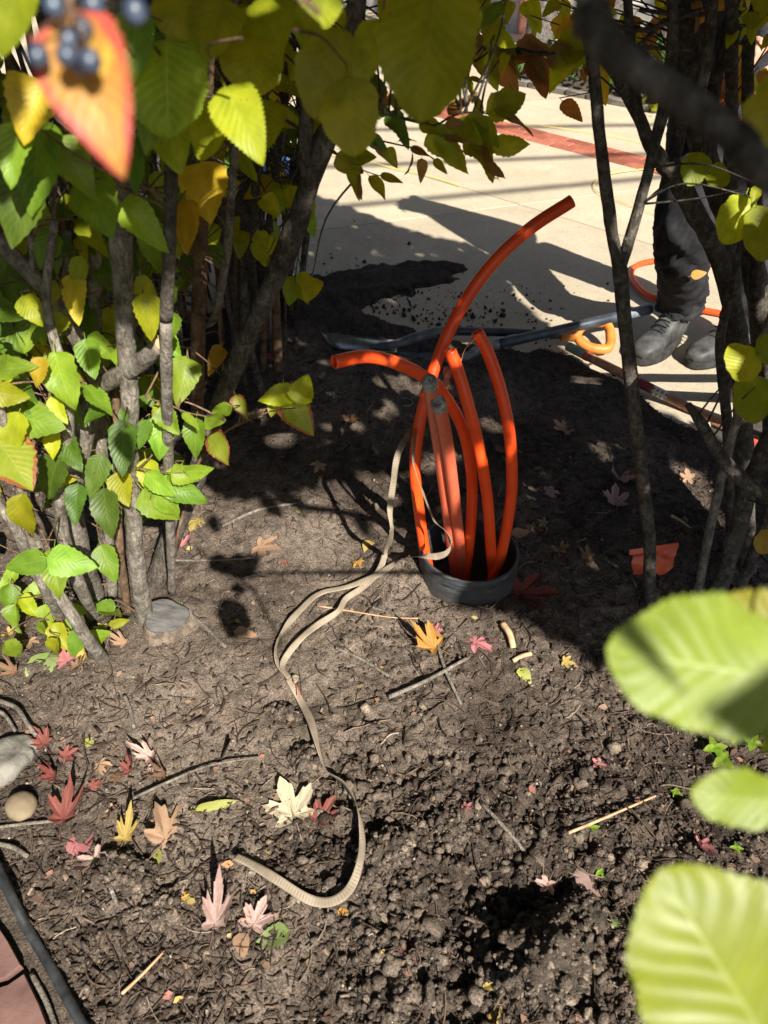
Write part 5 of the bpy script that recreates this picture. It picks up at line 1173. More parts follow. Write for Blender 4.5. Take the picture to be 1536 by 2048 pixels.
# ================================================================== FALLEN LEAVES
def fallen(px0, py0, px1, py1, kind, label, shape='m', var=0, wx=1.0, roll=None, lift=.004, tilt=13, group='fallen leaves on the bed'):
    """from the stalk end to the tip, in photo pixels on the ground"""
    a0, a1 = GH(px0, py0), GH(px1, py1); a1.z = a0.z+(a1.z-a0.z)*.5; d = a1-a0; L = d.length*(.86 if shape == 'm' else 1)
    n = V((0, 0, 1)); q = Quaternion(d.normalized(), math.radians(random.gauss(0, tilt) if roll is None else roll)); n.rotate(q); n = (n+V((0, -.25, 0))).normalized()
    src = {'m': MAPLES, 'o': LEAVES_SM, 's': LEAVES}[shape]
    o = put('fallen_leaf', meshmat(src[var], DM[kind]), basis(d, n, L, a0+V((0, 0, lift))) @ Matrix.Diagonal((wx, 1, 1, 1)), None)
    tag(o, label, 'leaf', group); return o
FL = [
 (588, 1632, 560, 1555, 'cream', 'large cream maple leaf with dark specks, point upward, left of the tape', 'm', 0, 1.05, 4), (640, 1640, 672, 1595, 'red', 'small red maple leaf right of the cream leaf', 'm', 1),
 (430, 1850, 447, 1760, 'pink', 'pale pink maple leaf with one long upright lobe at lower left', 'm', 2, .85), (508, 1850, 540, 1790, 'pink', 'broad dusty pink maple leaf under the tape end', 'm', 0), (330, 1680, 395, 1590, 'tan', 'big tan brown maple leaf above the orange scrap', 'm', 3),
 (395, 1622, 478, 1608, 'lime', 'slim pale yellow leaf standing on edge beside the tan maple leaf', 'o', 1, .7, 55), (128, 1640, 150, 1572, 'red', 'upright red and brown leaf right of the tan stone', 'm', 4), (150, 1710, 182, 1650, 'rose', 'pink leaf leaning behind the dull green leaf', 'o', 2),
 (172, 1730, 232, 1672, 'dull', 'dull green curled leaf with a pale rim at lower left', 's', 3), (190, 1720, 215, 1775, 'pink', 'wrinkled pink leaf under the dull green leaf', 'm', 4), (250, 1680, 272, 1628, 'gold', 'small torn orange yellow leaf left of the tan maple leaf', 'm', 2),
 (318, 1728, 312, 1694, 'lime', 'tiny bright lime leaf, upper of two', 'o', 0), (285, 1770, 322, 1748, 'lime', 'small bright lime leaf, lower of two', 'o', 2), (362, 1800, 376, 1768, 'orange', 'little orange scrap of leaf below the big tan leaf', 'm', 3),
 (262, 1545, 272, 1505, 'red', 'dusty red crumpled maple leaf in the left middle ground', 'm', 4), (130, 1515, 165, 1498, 'red', 'flat red jagged leaf above the grey rock', 'm', 0), (110, 1555, 90, 1530, 'darkred', 'small dark red leaf beside the grey rock', 'm', 4),
 (170, 1490, 200, 1478, 'lime', 'pale lime leaf lying alone above the red leaves', 's', 1), (812, 1905, 800, 1955, 'rose', 'bright pink three-pointed leaf at bottom centre', 'm', 1), (802, 1905, 796, 1870, 'red', 'thin red leaf lobe sticking up at bottom centre', 'o', 1),
 (575, 1865, 505, 1895, 'green', 'veined green leaf below the dusty pink maple leaf', 's', 2), (480, 1870, 490, 1918, 'tan', 'brown curled leaf below the pink maple leaves', 'o', 2), (868, 1298, 815, 1275, 'orange', 'orange maple leaf folded upright near the pipe', 'm', 2),
 (880, 1292, 842, 1252, 'orange', 'narrow orange lobe behind the orange maple leaf', 'o', 1), (872, 1265, 858, 1238, 'rose', 'rosy leaf scrap above the orange maple leaf', 'm', 3), (1040, 1190, 1130, 1195, 'darkred', 'dark red maple leaf in shade right of the black pipe', 'm', 1),
 (520, 1095, 572, 1112, 'tan', 'pale tan leaf lying on the mound left of the tape', 'm', 0), (565, 1130, 580, 1120, 'red', 'small red scrap below the pale tan leaf on the mound', 'o', 0), (442, 1120, 480, 1128, 'tan', 'peach leaf by the thin twig left of the mound', 'o', 1),
 (1000, 1965, 1000, 1880, 'gold', 'ragged yellow leaf in the dark hollow at bottom right', 'm', 3), (1010, 2080, 1012, 2000, 'gold', 'yellow leaf half out of frame at the bottom edge', 's', 0), (985, 2050, 990, 2010, 'orange', 'orange leaf edge at the bottom beside the yellow leaf', 'o', 1),
 (1148, 1752, 1240, 1785, 'pink', 'pale pinkish tan leaf with two lobes and a red stalk', 's', 1), (1095, 1770, 1075, 1815, 'pink', 'crumpled pink leaf left of the pale two-lobed leaf', 'm', 2), (1232, 1840, 1262, 1890, 'green', 'crinkled green leaf beside the large blurred leaf', 's', 5),
 (1400, 1690, 1412, 1735, 'rose', 'dusty pink leaf beneath the small round blurred leaf', 'm', 4), (1040, 1340, 1062, 1370, 'lime', 'bright lime torn leaf on the soil below the pipe', 's', 2), (1128, 1325, 1152, 1335, 'gold', 'pale gold leaf scrap right of the lime leaf', 'm', 0),
 (1275, 965, 1270, 925, 'darkred', 'large dark red leaf in shade behind the slender right stem', 'o', 0), (1288, 1030, 1278, 1062, 'darkred', 'dark red leaf low in shade against the slender right stem', 'o', 2), (1095, 985, 1130, 990, 'pink', 'dim pink leaf in the shade right of the conduits', 'm', 3),
 (1090, 1050, 1070, 1042, 'tan', 'small tan leaf in shade just right of the pipe', 'm', 0), (1240, 960, 1252, 990, 'pink', 'two-lobed dusty leaf in shade by the dark red leaf', 'm', 4), (1025, 1072, 1062, 1065, 'tan', 'dry brown leaf against the pipe rim', 'o', 1),
 (950, 1285, 1010, 1270, 'rose', 'reddish leaf scraps between the pipe and the pale wood chip', 'm', 3), (1420, 755, 1432, 765, 'rose', 'tiny pink leaf on the concrete by the boots', 'm', 1), (1432, 752, 1442, 768, 'orange', 'small orange curled leaf on the concrete by the boots', 'm', 4),
 (98, 1310, 55, 1375, 'green', 'big pale green veined leaf on the soil left of the stump', 's', 1), (340, 1212, 372, 1245, 'green', 'large green leaf draped behind the stump top', 's', 0), (135, 1325, 120, 1295, 'rose', 'pink maple leaf by the big pale green leaf', 'm', 0),
 (470, 1265, 515, 1275, 'tan', 'pale ribbed tan leaf right of the stump', 's', 4), (1200, 1530, 1180, 1545, 'rose', 'small pink flower-like leaf scrap on open soil', 'm', 1), (930, 1620, 945, 1608, 'rose', 'tiny pink leaf left of the thin dark root', 'm', 0),
 (688, 1815, 692, 1850, 'orange', 'tiny orange leaf just under the bend of the tape', 'm', 3), (785, 455, 800, 468, 'pink', 'small pale leaf on the shaded concrete', 'm', 3), (985, 385, 1000, 378, 'brown', 'brown leaf on the sunny concrete near the shadow tip', 'm', 2), (1062, 388, 1085, 383, 'red', 'thin red leaf on the sunny concrete beside the conduit tip', 'o', 1),
 (890, 372, 908, 366, 'rose', 'reddish scrap lying on the yellow string', 'm', 1), (715, 460, 735, 468, 'brown', 'dull leaf on shaded concrete by the joint', 'm', 4), (30, 2040, 85, 2005, 'tan', 'pale tan maple leaf on the red flagstone corner', 'm', 0), (380, 640, 348, 668, 'rose', 'pink leaf glowing deep among the left stems', 'm', 1),
 (385, 985, 432, 965, 'rose', 'crimson leaf at the foot of the slanting grey stem', 'm', 2), (362, 1095, 388, 1075, 'rose', 'red and cream leaf on the thin brown shoot', 'm', 4), (740, 1085, 732, 1110, 'gold', 'small gold leaf right below the mound edge', 'o', 0), (716, 1125, 728, 1140, 'orange', 'rust coloured scrap left of the tape crossing', 'm', 3),
]
for f_ in FL: fallen(*f_)
SMALL = [
 (200, 1530, 'tan', 'small tan crumpled leaf between two red leaves, right of the grey rock'), (235, 1560, 'brown', 'small brown leaf just below the dusty red crumpled leaf'), (300, 1545, 'pink', 'little pink leaf right of the dusty red crumpled leaf'), (330, 1555, 'brown', 'little brown leaf touching the long thin grey twig'),
 (225, 1620, 'tan', 'small tan leaf above the torn orange yellow leaf'), (90, 1490, 'red', 'little red leaf just above the grey rock'), (60, 1465, 'tan', 'tan leaf scrap beside the arched grey root'), (300, 1515, 'pink', 'tiny pinkish leaf at the lower rim of the trodden soil'), (185, 1575, 'red', 'small red leaf between the tan stone and the long twig'),
 (30, 1345, 'brown', 'small brown leaf left of the big pale green leaf'), (170, 1320, 'gold', 'small gold leaf below the leaning grey stem'), (60, 1285, 'tan', 'small tan leaf amid the low yellow-green shoots'), (205, 1255, 'lime', 'small lime leaf at the foot of the leaning stem'), (150, 1335, 'brown', 'brown leaf scrap right of the pink maple leaf'),
 (330, 1130, 'tan', 'tan leaf between the two stems above the stump'), (395, 1040, 'gold', 'yellowish leaf below the crimson one by the slanting stem'), (250, 1290, 'tan', 'tan leaf scrap touching the left side of the stump'), (20, 1270, 'gold', 'gold leaf at the left edge under the shoots'),
 (1130, 860, 'tan', 'small tan leaf in shade below the wooden tool handle'), (1010, 900, 'brown', 'dull brown leaf just right of the rightmost conduit'), (1180, 1120, 'brown', 'brown leaf in shade between pipe and torn orange plastic'), (1230, 1010, 'pink', 'dusty pink leaf in shade left of the slender right stem'), (1120, 1100, 'tan', 'tan leaf in shade above the dark red maple leaf'),
 (700, 840, 'brown', 'dull brown leaf in shade below the bent-over conduit'), (640, 930, 'tan', 'dull tan leaf in shade on the dark side of the mound'), (1380, 960, 'tan', 'tan leaf in shade among the slanting right stems'), (1420, 1080, 'brown', 'brown leaf in shade low among the right stems'), (560, 720, 'darkred', 'dark red leaf in shade left of the steel blade')]
for px, py, kd, lb in SMALL:
    a_ = random.uniform(0, 6.28); L_ = random.uniform(22, 38); fallen(px, py, px+math.cos(a_)*L_, py+math.sin(a_)*L_, kd, lb, 'm', random.randrange(5))

# ================================================================== TWIGS, STICKS
def stick(pts, r0, r1, mat, label, lift=.006):
    w_ = [GH(x, y, lift+(.004 if 0 < i < len(pts)-1 else 0)) for i, (x, y) in enumerate(pts)]
    o = tube('stick', w_, list(np.linspace(r0, r1, len(w_))), mat, None, 8, .2, int(pts[0][0]), n=5); tag(o, label, 'stick', 'sticks lying on the soil')
M_STICK = bark_mat('stick_grey', (.10, .085, .07), (.24, .21, .175)); M_STRAW = simple('straw', (.34, .19, .10), (.50, .32, .19), 50, .8, .2, .001)
stick([(778, 1402), (850, 1372), (938, 1322)], .0052, .0042, M_STICK, 'grey stick pointing up right below the orange maple leaf', .014)
stick([(872, 1282), (890, 1345), (922, 1412)], .0042, .003, M_STICK, 'dark twig crossing under the grey stick')
stick([(672, 1299), (725, 1325), (778, 1356)], .0040, .0032, M_STICK, 'short straight stick between the tape and the grey stick')
stick([(372, 1222), (410, 1258), (452, 1298)], .0050, .004, M_STICK, 'grey twig slanting down right from the stump')
stick([(1135, 1672), (1220, 1638), (1308, 1598)], .0030, .0022, M_STRAW, 'straight rust coloured straw on open soil at right', .012)
stick([(960, 1608), (1010, 1660), (1045, 1705), (1066, 1742)], .0040, .003, M_STICK, 'dark bent root running down to the pink leaves')
stick([(-10, 1408), (38, 1428), (58, 1455), (78, 1482)], .0052, .004, M_STICK, 'arched grey root at the left edge above the rock', .02)
stick([(-10, 1425), (15, 1440), (35, 1470)], .0045, .0035, M_STICK, 'second grey root arching close to the left edge', .014)
stick([(270, 1602), (340, 1572), (420, 1540), (520, 1520)], .0032, .002, M_STICK, 'long thin grey twig over the left soil', .012)
stick([(-5, 1658), (60, 1652), (110, 1645)], .0034, .003, M_STICK, 'thin twig below the tan stone')
stick([(-5, 1690), (30, 1700), (58, 1716)], .0048, .004, M_STICK, 'dark stub of twig at the left edge below the tan stone')
stick([(445, 1055), (520, 1025), (600, 1010)], .0045, .004, M_STICK, 'dark twig along the top of the mound')
stick([(340, 1124), (430, 1126), (520, 1118)], .0032, .0025, M_STICK, 'long pale twig at the foot of the mound')
stick([(735, 1215), (790, 1235), (850, 1262)], .0032, .0025, M_STICK, 'brown root from the tape to the orange maple leaf')
stick([(635, 1215), (700, 1228), (780, 1240), (840, 1240)], .0022, .0015, M_STRAW, 'pale straw below the tape crossing')
stick([(216, 1752), (226, 1785), (238, 1818)], .0042, .004, M_STICK, 'short dark stick left of the soil lump')
stick([(250, 1395), (262, 1425), (270, 1460)], .0042, .0035, M_STICK, 'short grey stick on the trodden soil')
stick([(1004, 1250), (1018, 1275), (1026, 1300)], .0075, .0075, M_CUT, 'pale flat wood chip below the pipe', .008)
stick([(1025, 1325), (1042, 1318), (1062, 1310)], .0055, .005, M_CUT, 'short pale stick left of the gold scrap')
stick([(245, 1990), (285, 1955), (330, 1905)], .0030, .002, M_STRAW, 'reddish straw among chips at lower left')
stick([(1340, 1038), (1358, 1050), (1378, 1062)], .0042, .002, M_CUT, 'bright sunlit splinter in shade by the right stems', .012)
stick([(66, 1950), (95, 2005), (115, 2060)], .0042, .004, M_STICK, 'dark stick in the gap beside the garden edging')

# ================================================================== LITTER AND CRUMBS (uncountable)
def ground_pts(n, x0, x1, y0, y1, keep=None):
    px = RNG.uniform(x0, x1, n); py = RNG.uniform(y0, y1, n)
    xx = (px-768)/FPX; yy = (1024-py)/FPX; t = CAMH/(st-yy*ct); X = xx*t; Y = (ct+yy*st)*t; Z = soil_h(X, Y)
    k = (edging_side(X, Y) < -.005) & (np.hypot(X-PIPE.x, Y-PIPE.y) > PIPER+.004)
    if keep is not None: k &= keep(X, Y, px, py)
    return X[k], Y[k], Z[k]
def rot_rand(n):
    q = RNG.normal(size=(n, 4)); q /= np.linalg.norm(q, axis=1)[:, None]; a, b, c, d = q.T
    return np.stack([np.stack([1-2*(c*c+d*d), 2*(b*c-a*d), 2*(b*d+a*c)], -1), np.stack([2*(b*c+a*d), 1-2*(b*b+d*d), 2*(c*d-a*b)], -1), np.stack([2*(b*d-a*c), 2*(c*d+a*b), 1-2*(b*b+c*c)], -1)], 1)
def yaw(n, tilt=.3):
    a = RNG.uniform(0, 2*math.pi, n); t = RNG.normal(0, tilt, n); ca, sa, c, s = np.cos(a), np.sin(a), np.cos(t), np.sin(t); z = np.zeros(n)
    return np.stack([np.stack([ca*c, -sa, ca*s], -1), np.stack([sa*c, ca, sa*s], -1), np.stack([-s, z, c], -1)], 1)
import bmesh
def ico(sub):
    bm = bmesh.new(); bmesh.ops.create_icosphere(bm, subdivisions=sub, radius=1); v = np.array([x.co[:] for x in bm.verts]); f = np.array([[x.index for x in q.verts] for q in bm.faces]); bm.free(); return v, f
def scatter(name, base_v, base_f, X, Y, Z, S, R, tint, mat, jit=.25, label=None, cat=None, parent=None, smooth=True):
    n = len(X); k = len(base_v); v = base_v[None]*(1+RNG.uniform(-jit, jit, (n, k, 1))); v = v*S[:, None, :]
    v = np.einsum('nij,nkj->nki', R, v)+np.stack([X, Y, Z], -1)[:, None, :]
    f = (np.arange(n)[:, None, None]*k+base_f[None]).reshape(-1, base_f.shape[1])
    o = link(name, mesh_np(name, v.reshape(-1, 3), f, smooth, np.repeat(tint, k)), mat, parent); o['kind'] = 'stuff'
    if label: o['label'] = label; o['category'] = cat
    return o
roughmask = lambda X, Y, px, py: (RNG.uniform(size=X.shape) < np.clip(.25+.9*fbm(X*5, Y*5, 31, 3)+.75-sum(.95*gauss(X, Y, c, r*1.5) for c, r in SMOOTH_C), .06, 1)) & (Y < np.interp(X, EX, EY)+.02)
iv, jf = ico(1)
X, Y, Z = ground_pts(34000, -200, 1750, 640, 2350, roughmask); n = len(X); s = np.clip(RNG.lognormal(math.log(.0031), .5, n)*(.75+.75*gauss(X, Y, DUG, .4, .34)), .0012, .014)
S = s[:, None]*RNG.uniform(.7, 1.25, (n, 3)); S[:, 2] *= .75
scatter('soil_crumbs', iv, jf, X, Y, Z+s*.25, S, rot_rand(n), np.clip(RNG.beta(1.6, 2.2, n)*.95, 0, 1), M_SOIL, .38, 'loose brown soil crumbs scattered over the bed', 'soil', smooth=False)
iv2, jf2 = ico(2)
X, Y, Z = ground_pts(900, -100, 1650, 900, 2250, lambda X, Y, px, py: roughmask(X, Y, px, py) & (gauss(X, Y, G(800, 1700), .42, .34)+.25*RNG.uniform(size=X.shape) > .42)); n = len(X); s = np.clip(RNG.lognormal(math.log(.0085), .38, n), .005, .022)
S = s[:, None]*RNG.uniform(.75, 1.3, (n, 3)); S[:, 2] *= .7
scatter('soil_lumps', iv2, jf2, X, Y, Z+s*.15, S, rot_rand(n), RNG.uniform(.4, 1.0, n), M_SOIL, .24, 'grey brown soil lumps of the dug ground', 'soil', smooth=False)
for co_, nn in CLODS:
    vv = np.array([v.co[:] for v in co_.data.vertices]); vv = vv[vv[:, 2] > -.3*abs(vv[:, 2]).max()]; vv = vv[RNG.integers(0, len(vv), nn*3)]; k_ = len(vv); s = np.clip(RNG.lognormal(math.log(.0034), .5, k_), .0014, .010)
    scatter('crumbs', iv, jf, vv[:, 0], vv[:, 1], vv[:, 2], s[:, None]*RNG.uniform(.7, 1.25, (k_, 3)), rot_rand(k_), RNG.uniform(.2, .95, k_), M_SOIL, .38, parent=co_, smooth=False)
# wood chips and bark bits
bxv = np.array([(x, y, z) for z in (-1, 1) for x, y in ((-1, -1), (1, -1), (1, 1), (-1, 1))], float)*.5; bxf = np.array([(3, 2, 1, 0), (4, 5, 6, 7), (0, 1, 5, 4), (1, 2, 6, 5), (2, 3, 7, 6), (3, 0, 4, 7)])
chipmask = lambda X, Y, px, py: (RNG.uniform(size=X.shape) < np.clip(.12+1.0*gauss(X, Y, G(300, 1850), .30, .28)+.9*gauss(X, Y, G(1300, 1560), .36, .30)+.8*gauss(X, Y, G(1250, 1000), .6, .5)+.5*gauss(X, Y, G(120, 1500), .25, .2)+.5*gauss(X, Y, G(650, 800), .5, .5), 0, 1)) & (Y < np.interp(X, EX, EY)+.03)
X, Y, Z = ground_pts(15000, -150, 1700, 640, 2300, chipmask); n = len(X)
S = np.stack([RNG.lognormal(math.log(.013), .5, n), RNG.lognormal(math.log(.0034), .4, n), RNG.uniform(.0008, .0024, n)], -1)
scatter('mulch_chips', bxv, bxf, X, Y, Z+.002, S, yaw(n, .28), np.clip(RNG.beta(1.6, 2.4, n), 0, 1), M_CHIP, .25, 'dark wood mulch chips over the bed', 'mulch', smooth=False)
# pale grit
X, Y, Z = ground_pts(520, -150, 1700, 900, 2300); n = len(X); s = RNG.uniform(.001, .0032, n)
scatter('pale_grit', iv, jf, X, Y, Z+s*.5, s[:, None]*RNG.uniform(.7, 1.3, (n, 3)), rot_rand(n), RNG.uniform(.9, 1, n), simple('pale_grit', (.18, .16, .125), (.32, .29, .24), 90, .9, 0), .25, 'pale grit specks in the soil', 'grit')
# root fibres: thin bent hairs
def fibres(n, L0, L1, r, mat, name, mask=None, lbl=None, tint=None):
    X, Y, Z = ground_pts(n, -100, 1650, 700, 2250, mask); n = len(X); k = 6; L = RNG.uniform(L0, L1, n); a = RNG.uniform(0, 2*math.pi, n); cv = RNG.normal(0, 1.4, n)
    s = np.linspace(-.5, .5, k); th = a[:, None]+cv[:, None]*s[None]; dx = np.cumsum(np.cos(th), 1)/k*L[:, None]; dy = np.cumsum(np.sin(th), 1)/k*L[:, None]
    px_, py_ = X[:, None]+dx-dx.mean(1, keepdims=True), Y[:, None]+dy-dy.mean(1, keepdims=True); pz = soil_h(px_, py_)+RNG.uniform(.001, .007, (n, 1)); pz = np.maximum(pz, pz.mean(1, keepdims=True)-.006)
    P_ = np.stack([px_, py_, pz], -1); nrm = np.stack([-np.sin(th), np.cos(th), np.zeros_like(th)], -1); rr = (r*RNG.uniform(.5, 1.4, n))[:, None, None]
    v = np.stack([P_-nrm*rr, P_+nrm*rr, P_+np.array([0, 0, 1.0])*rr*1.6], 2).reshape(-1, 3)
    f = []
    for i in range(k-1):
        for j in range(3): f.append((i*3+j, i*3+(j+1) % 3, i*3+3+(j+1) % 3, i*3+3+j))
    f = (np.arange(n)[:, None, None]*k*3+np.array(f)[None]).reshape(-1, 4)
    o = link(name, mesh_np(name, v, f, True, np.repeat(RNG.beta(1.8, 1.8, n), k*3)), mat); o['kind'] = 'stuff'; o['label'] = lbl; o['category'] = 'roots'
fibres(3800, .018, .07, .00065, M_CHIP, 'root_fibres', None, 'thin pale root fibres and straws in the soil')
fibres(500, .04, .13, .0014, M_CHIP, 'fine_twigs', None, 'fine broken twigs scattered over the soil')
# little dry leaf scraps
sv = np.array([(0, -.5, 0), (-.34, -.1, .06), (.3, -.2, .1), (0, 0, 0), (-.26, .25, .12), (.32, .2, .02), (.02, .55, .1)], float); sf = np.array([(0, 3, 1), (0, 2, 3), (1, 3, 4), (3, 2, 5), (4, 3, 6), (3, 5, 6)])
def scrap_mat():
    m = NT('leaf_scraps'); a = m.attr()
    m.base(m.ramp(a, [(0, (.07, .04, .03)), (.35, (.15, .09, .06)), (.6, (.24, .16, .11)), (.75, (.28, .12, .095)), (.88, (.34, .21, .07)), (1, (.24, .25, .09))])); m.rough(.8, .15); return m.m
M_SCRAP = scrap_mat()
X, Y, Z = ground_pts(480, -150, 1700, 700, 2250, lambda X, Y, px, py: (RNG.uniform(size=X.shape) < np.clip(.3+gauss(X, Y, G(200, 1300), .35, .3)+.7*gauss(X, Y, G(1300, 1500), .4, .4)+.5*gauss(X, Y, G(300, 1700), .3, .25), 0, 1))); n = len(X); s = RNG.uniform(.007, .022, n)
scatter('leaf_scraps', sv, sf, X, Y, Z+.003, np.repeat(s[:, None], 3, 1), yaw(n, .4), RNG.uniform(0, 1, n), M_SCRAP, .15, 'small torn dry leaf scraps over the soil', 'leaf litter')
# soil thrown on the concrete
X = RNG.normal(G(860, 590).x, .55, 3400); Y = RNG.normal(G(860, 590).y-.05, .30, 3400); k = (Y > np.interp(X, EX, EY)-.04) & (RNG.uniform(size=X.shape) < np.exp(-np.maximum(0, Y-np.interp(X, EX, EY))/.22)); X, Y = X[k], Y[k]; n = len(X); s = np.clip(RNG.lognormal(math.log(.0032), .55, n), .0012, .014)
scatter('spilled_crumbs', iv, jf, X, Y, np.full(n, ZC)+s*.5, s[:, None]*RNG.uniform(.7, 1.3, (n, 3)), rot_rand(n), RNG.uniform(0, .3, n), M_SOIL, .3, 'dark soil crumbs spilled on the concrete edge', 'soil')
# seedlings near the right-hand blurred leaves
for i, (px, py) in enumerate([(1425, 1505), (1460, 1480), (1440, 1530), (1185, 1660), (1350, 1590), (1200, 1745), (1470, 1700), (1500, 1495)]):
    g = GH(px, py); sd0 = empty('seedling', tuple(g), ['glossy green seedling under the blurred upper leaf', 'pale round-leaved seedling under the blurred upper leaf', 'low green seedling nearest the blurred round leaf', 'tiny green sprout beside the rust straw', 'tiny sprout left of the round blurred leaf', 'speck of green sprout above the pale two-lobed leaf', 'sprout between the two lower blurred leaves', 'yellowish seedling by the blurred leaf stalk'][i], 'seedling', 'seedlings on the bed')
    big = 1.0 if i in (0, 1, 2, 7) else .5; tube('stem', [g+V((0, 0, -.01)), g+V((.003, 0, .012*big)), g+V((0, .002, .02*big))], .0009, LM['green'], sd0, 5)
    for k in range(4):
        a_ = k*1.7+i; leaf_free(sd0, g+V((0, 0, .018*big)), V((math.cos(a_), math.sin(a_), .2)), V((0, -.2, 1)), .026*big, 'green' if i != 1 else 'pale', True)

# ================================================================== BACKGROUND
eA, eB = G(930, 146), G(1330, 225); ed_ = (eB-eA); ed_.z = 0; ed_.normalize(); en = V((-ed_.y, ed_.x, 0)); en = en if en.y > 0 else -en
def E_(s, t, z=0): q = eA+ed_*s+en*t; return V((q.x, q.y, z))
bedv = []; bf_ = []; NS, NT_ = 40, 10
for i in range(NS):
    for j in range(NT_):
        s = .35+i/(NS-1)*7.5; t = j/(NT_-1)*1.7; q = E_(s, t); bedv.append((q.x, q.y, -.02+.16*min(1, t/.25)+.04*float(fbm(np.array([s*2]), np.array([t*3]), 6, 3)[0])))
for i in range(NS-1):
    for j in range(NT_-1): bf_.append((i*NT_+j, i*NT_+NT_+j, i*NT_+NT_+j+1, i*NT_+j+1))
structure(link('far_planting_bed', pymesh('far_planting_bed', bedv, bf_), simple('far_soil', (.03, .025, .018), (.07, .055, .04), 20, .95, .5)))
# ivy ground cover
def ivy_mat(): return leaf_mat('ivy_leaf', (.03, .075, .018), (.07, .14, .03), (1.6, 1.6, .6), (.1, .16, .05), tw=.25)
n = 5200; s = RNG.uniform(.5, 7.6, n); t = RNG.uniform(-.02, 1.6, n); hh = .14+.34*vnoise(s*2.0, t*2.0, 55)*np.clip(t/.5, .25, 1)
pts = np.stack([eA.x+ed_.x*s+en.x*t, eA.y+ed_.y*s+en.y*t, RNG.uniform(.08, 1, n)**.5*hh+.05], -1)
iv_ = leaf_cloud('ivy', pts, (.05, .10), ivy_mat(), None, .35); tag(iv_, 'dark green ivy ground cover in the bed beyond the plaza', 'ivy', None, 'stuff')
def bush(c, sx, sy, z0, z1, n, kind, label, size):
    pts = np.stack([c.x+RNG.normal(0, sx, n), c.y+RNG.normal(0, sy, n), RNG.uniform(z0, z1, n)], -1); b_ = empty('bush', (c.x, c.y, 0), label, 'bush')
    leaf_cloud('foliage', pts, size, LM[kind], b_, .4)
    for k in range(5): tube('stem', [V((c.x, c.y, -.02)), V((c.x+random.uniform(-.5, .5)*sx, c.y+random.uniform(-.5, .5)*sy, z1*.5)), V((c.x+random.uniform(-1, 1)*sx, c.y+random.uniform(-1, 1)*sy, z1*.9))], [.008, .006, .003], M_BARKB, b_, 6)
bush(G(1347, 226)+en*.12, .12, .10, .02, .24, 240, 'lime', 'low bright yellow-green bush at the far edge of the plaza', (.06, .10))
bush(G(1420, 238)+en*.15, .14, .14, .03, .62, 460, 'green', 'taller leafy green bush behind the worker, at the far plaza edge', (.05, .09))
# edging stones of that bed
M_EDGE = simple('edge_stone', (.08, .07, .06), (.17, .15, .125), 14, .9, .5)
es_ = empty('stone_edging', tuple(E_(.4, 0)), 'low row of rough edging stones along the far bed', 'edging')
em = box_mesh('stone', .19, .07, .06, .012, .008, 3); em.materials.append(M_EDGE)
for k in range(36):
    o = bpy.data.objects.new('stone', em); COL.objects.link(o); o.parent = es_; q = E_(.45+k*.202, random.uniform(-.01, .01)); o.location = q-offs(es_)+V((0, 0, .008)); o.rotation_euler = (0, random.uniform(-.06, .06), math.atan2(ed_.y, ed_.x)+random.uniform(-.06, .06))
# trees
M_TRUNK = bark_mat('tree_bark', (.05, .043, .038), (.15, .135, .12), (.25, .24, .22), .5)
for i, (px, py, r, lb) in enumerate([(1034, 156, .12, 'slim dark tree trunk at the far bed corner'), (1098, 140, .19, 'broad grey tree trunk behind the ivy')]):
    q = G(px, py); q = q+en*(.25+.5*i); te = empty('tree', (q.x, q.y, 0), lb, 'tree')
    tube('trunk', [q+V((0, 0, -.1)), q+V((0, 0, .15)), q+V((.03, 0, 1.0)), q+V((-.04, .05, 2.2)), q+V((.05, .1, 3.4))], [r*1.7, r*1.2, r, r*.85, r*.5], M_TRUNK, te, 18, .2, i+3, n=8)
    for k in range(5):
        b = q+V((0, .05, 2.0+k*.25)); e = b+V((math.cos(k*2.4+i)*1.0, math.sin(k*2.4+i)*1.0, .9)); tube('limb', [b, (b+e)/2+V((0, 0, .1)), e], [r*.35, r*.22, r*.08], M_TRUNK, te, 8, .15, k)
    pts = RNG.normal(size=(700, 3))*np.array([1.0, 1.0, .6])+np.array([q.x, q.y+.2, 3.6]); leaf_cloud('crown', pts, (.10, .17), LM['yellow'], te, .3)
# building
M_WALL = simple('pale_render', (.60, .57, .52), (.72, .69, .64), 3, .9, .15); M_WB = simple('wall_brick', (.22, .09, .06), (.33, .15, .11), 18, .9, .4); M_GLASS = simple('window_glass', (.02, .024, .03), (.05, .06, .07), 2, .08, 0, spec=.6); M_FR = simple('window_frame', (.62, .6, .56), (.7, .68, .64), 20, .6, .05)
bd0 = empty('building', tuple(E_(0, 2.2)), 'pale rendered building with brick piers beyond the plaza', 'building')
rz = math.atan2(ed_.y, ed_.x)
def bpart(name, s, t, z, sx, sy, sz, mat, par=bd0, bev=.004):
    me = box_mesh(name, sx, sy, sz, bev); q = E_(s, t, z)-offs(bd0); o = link(name, me, mat, par); o.rotation_euler = (0, 0, rz) if par is bd0 else (0, 0, 0); o.location = q if par is bd0 else q; return o
bpart('wall', 1.5, 2.45, 1.9, 16.0, .3, 4.1, M_WALL)
bpart('plinth', 1.5, 2.27, .14, 16.0, .06, .5, simple('plinth', (.3, .29, .27), (.42, .4, .37), 8, .9, .3))
for s in (-5.5, -3.2, -.9, 1.0, 4.6, 7.2): bpart('brick_pier', s, 2.24, 1.9, .55, .16, 4.05, M_WB)
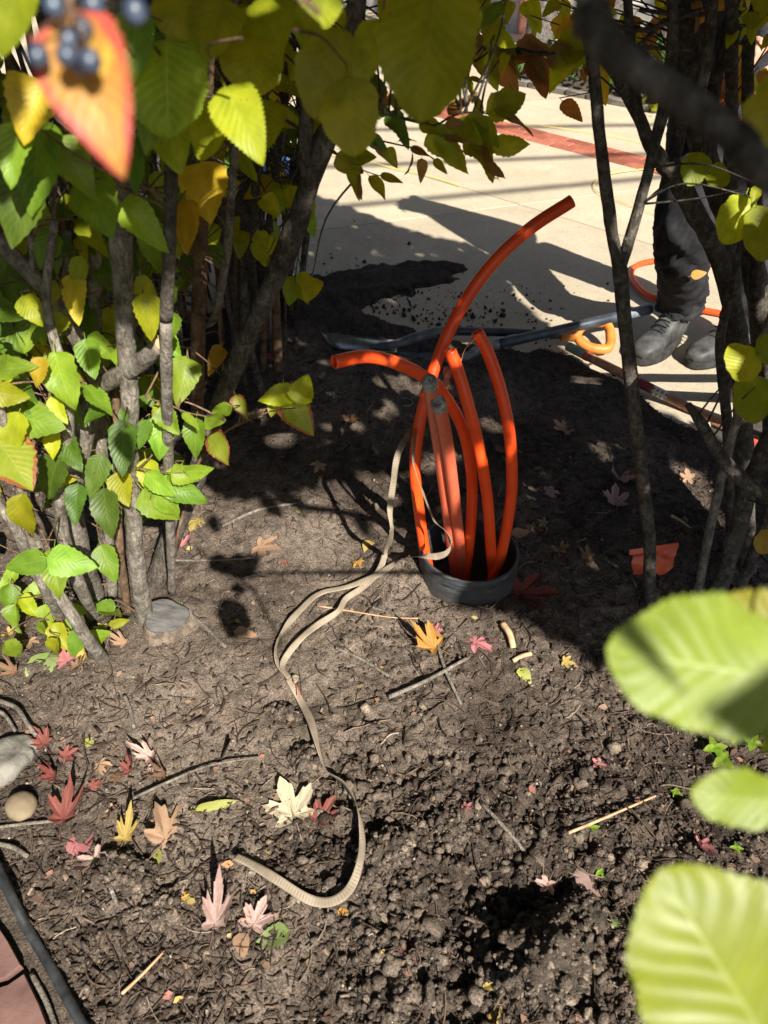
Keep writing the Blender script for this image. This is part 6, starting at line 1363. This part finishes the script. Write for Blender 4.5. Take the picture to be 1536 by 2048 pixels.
for s in (-4.4, -2.0, 2.8, 5.9):
    bpart('window', s, 2.285, 1.55, 1.2, .03, 1.5, M_GLASS)
    for dx, dz, sx, sz in ((0, .78, 1.36, .08), (0, -.78, 1.4, .08), (-.64, 0, .08, 1.48), (.64, 0, .08, 1.48), (0, 0, .04, 1.47)): bpart('window_frame', s+dx, 2.262, 1.55+dz, sx, .06, sz, M_FR)
# brown timber fence on the right
M_FEN = simple('brown_boards', (.10, .06, .04), (.19, .12, .085), 12, .85, .3, .003, stretch=(1, 1, .15))
fe = empty('fence', tuple(E_(3.2, 1.75)), 'brown board fence behind the bed at upper right', 'fence'); fm = box_mesh('board', .135, .022, 1.75, .004); fm.materials.append(M_FEN)
for k in range(36):
    o = bpy.data.objects.new('board', fm); COL.objects.link(o); o.parent = fe; o.location = E_(2.7+k*.145, 1.75+random.uniform(-.003, .003), .85)-offs(fe); o.rotation_euler = (0, 0, rz)
for z in (.35, 1.4):
    o = link('rail', box_mesh('rail', 5.2, .05, .09, .004), M_FEN, fe); o.location = E_(5.25, 1.79, z)-offs(fe); o.rotation_euler = (0, 0, rz)
# folded blue tarp on the plaza, behind the left thicket
tq = G(548, 372, ZC); rock('tarp', (tq.x, tq.y+.15, ZC+.07), .16, .12, .07, simple('blue_tarp', (.05, .12, .30), (.10, .20, .42), 14, .5, .6, .01, .4), 6, 'crumpled blue tarp on the concrete, seen through the left stems', 'tarp', 4, .45)
# overhead cables: their shadows cross the plaza
M_CABLE = simple('cable', (.015, .015, .015), (.03, .03, .03), 20, .7, 0)
for i, (p0, p1, zc_, r) in enumerate([((697, 332), (1290, 308), 5.2, .024), ((900, 393), (1323, 354), 5.0, .024), ((1053, 254), (1388, 248), 5.6, .026)]):
    a0, a1 = G(*p0, ZC), G(*p1, ZC); d = (a1-a0).normalized(); m_ = (a0+a1)/2+V((-SHX*zc_, -SHY*zc_, zc_))
    tag(tube('overhead_cable', [m_-d*14, m_+V((0, 0, -.0)), m_+d*14], r, M_CABLE, None, 8, n=4), ['black overhead cable whose shadow crosses the plaza below the brick band', 'black overhead cable whose shadow falls nearest the long human shadow', 'black overhead cable whose shadow falls farthest, beyond the brick band'][i], 'cable', 'overhead cables')
print('objects', len(bpy.data.objects), 'tris', sum(sum(len(p.vertices)-2 for p in o.data.polygons) if False else len(o.data.polygons)*2 for o in bpy.data.objects if o.type == 'MESH'))
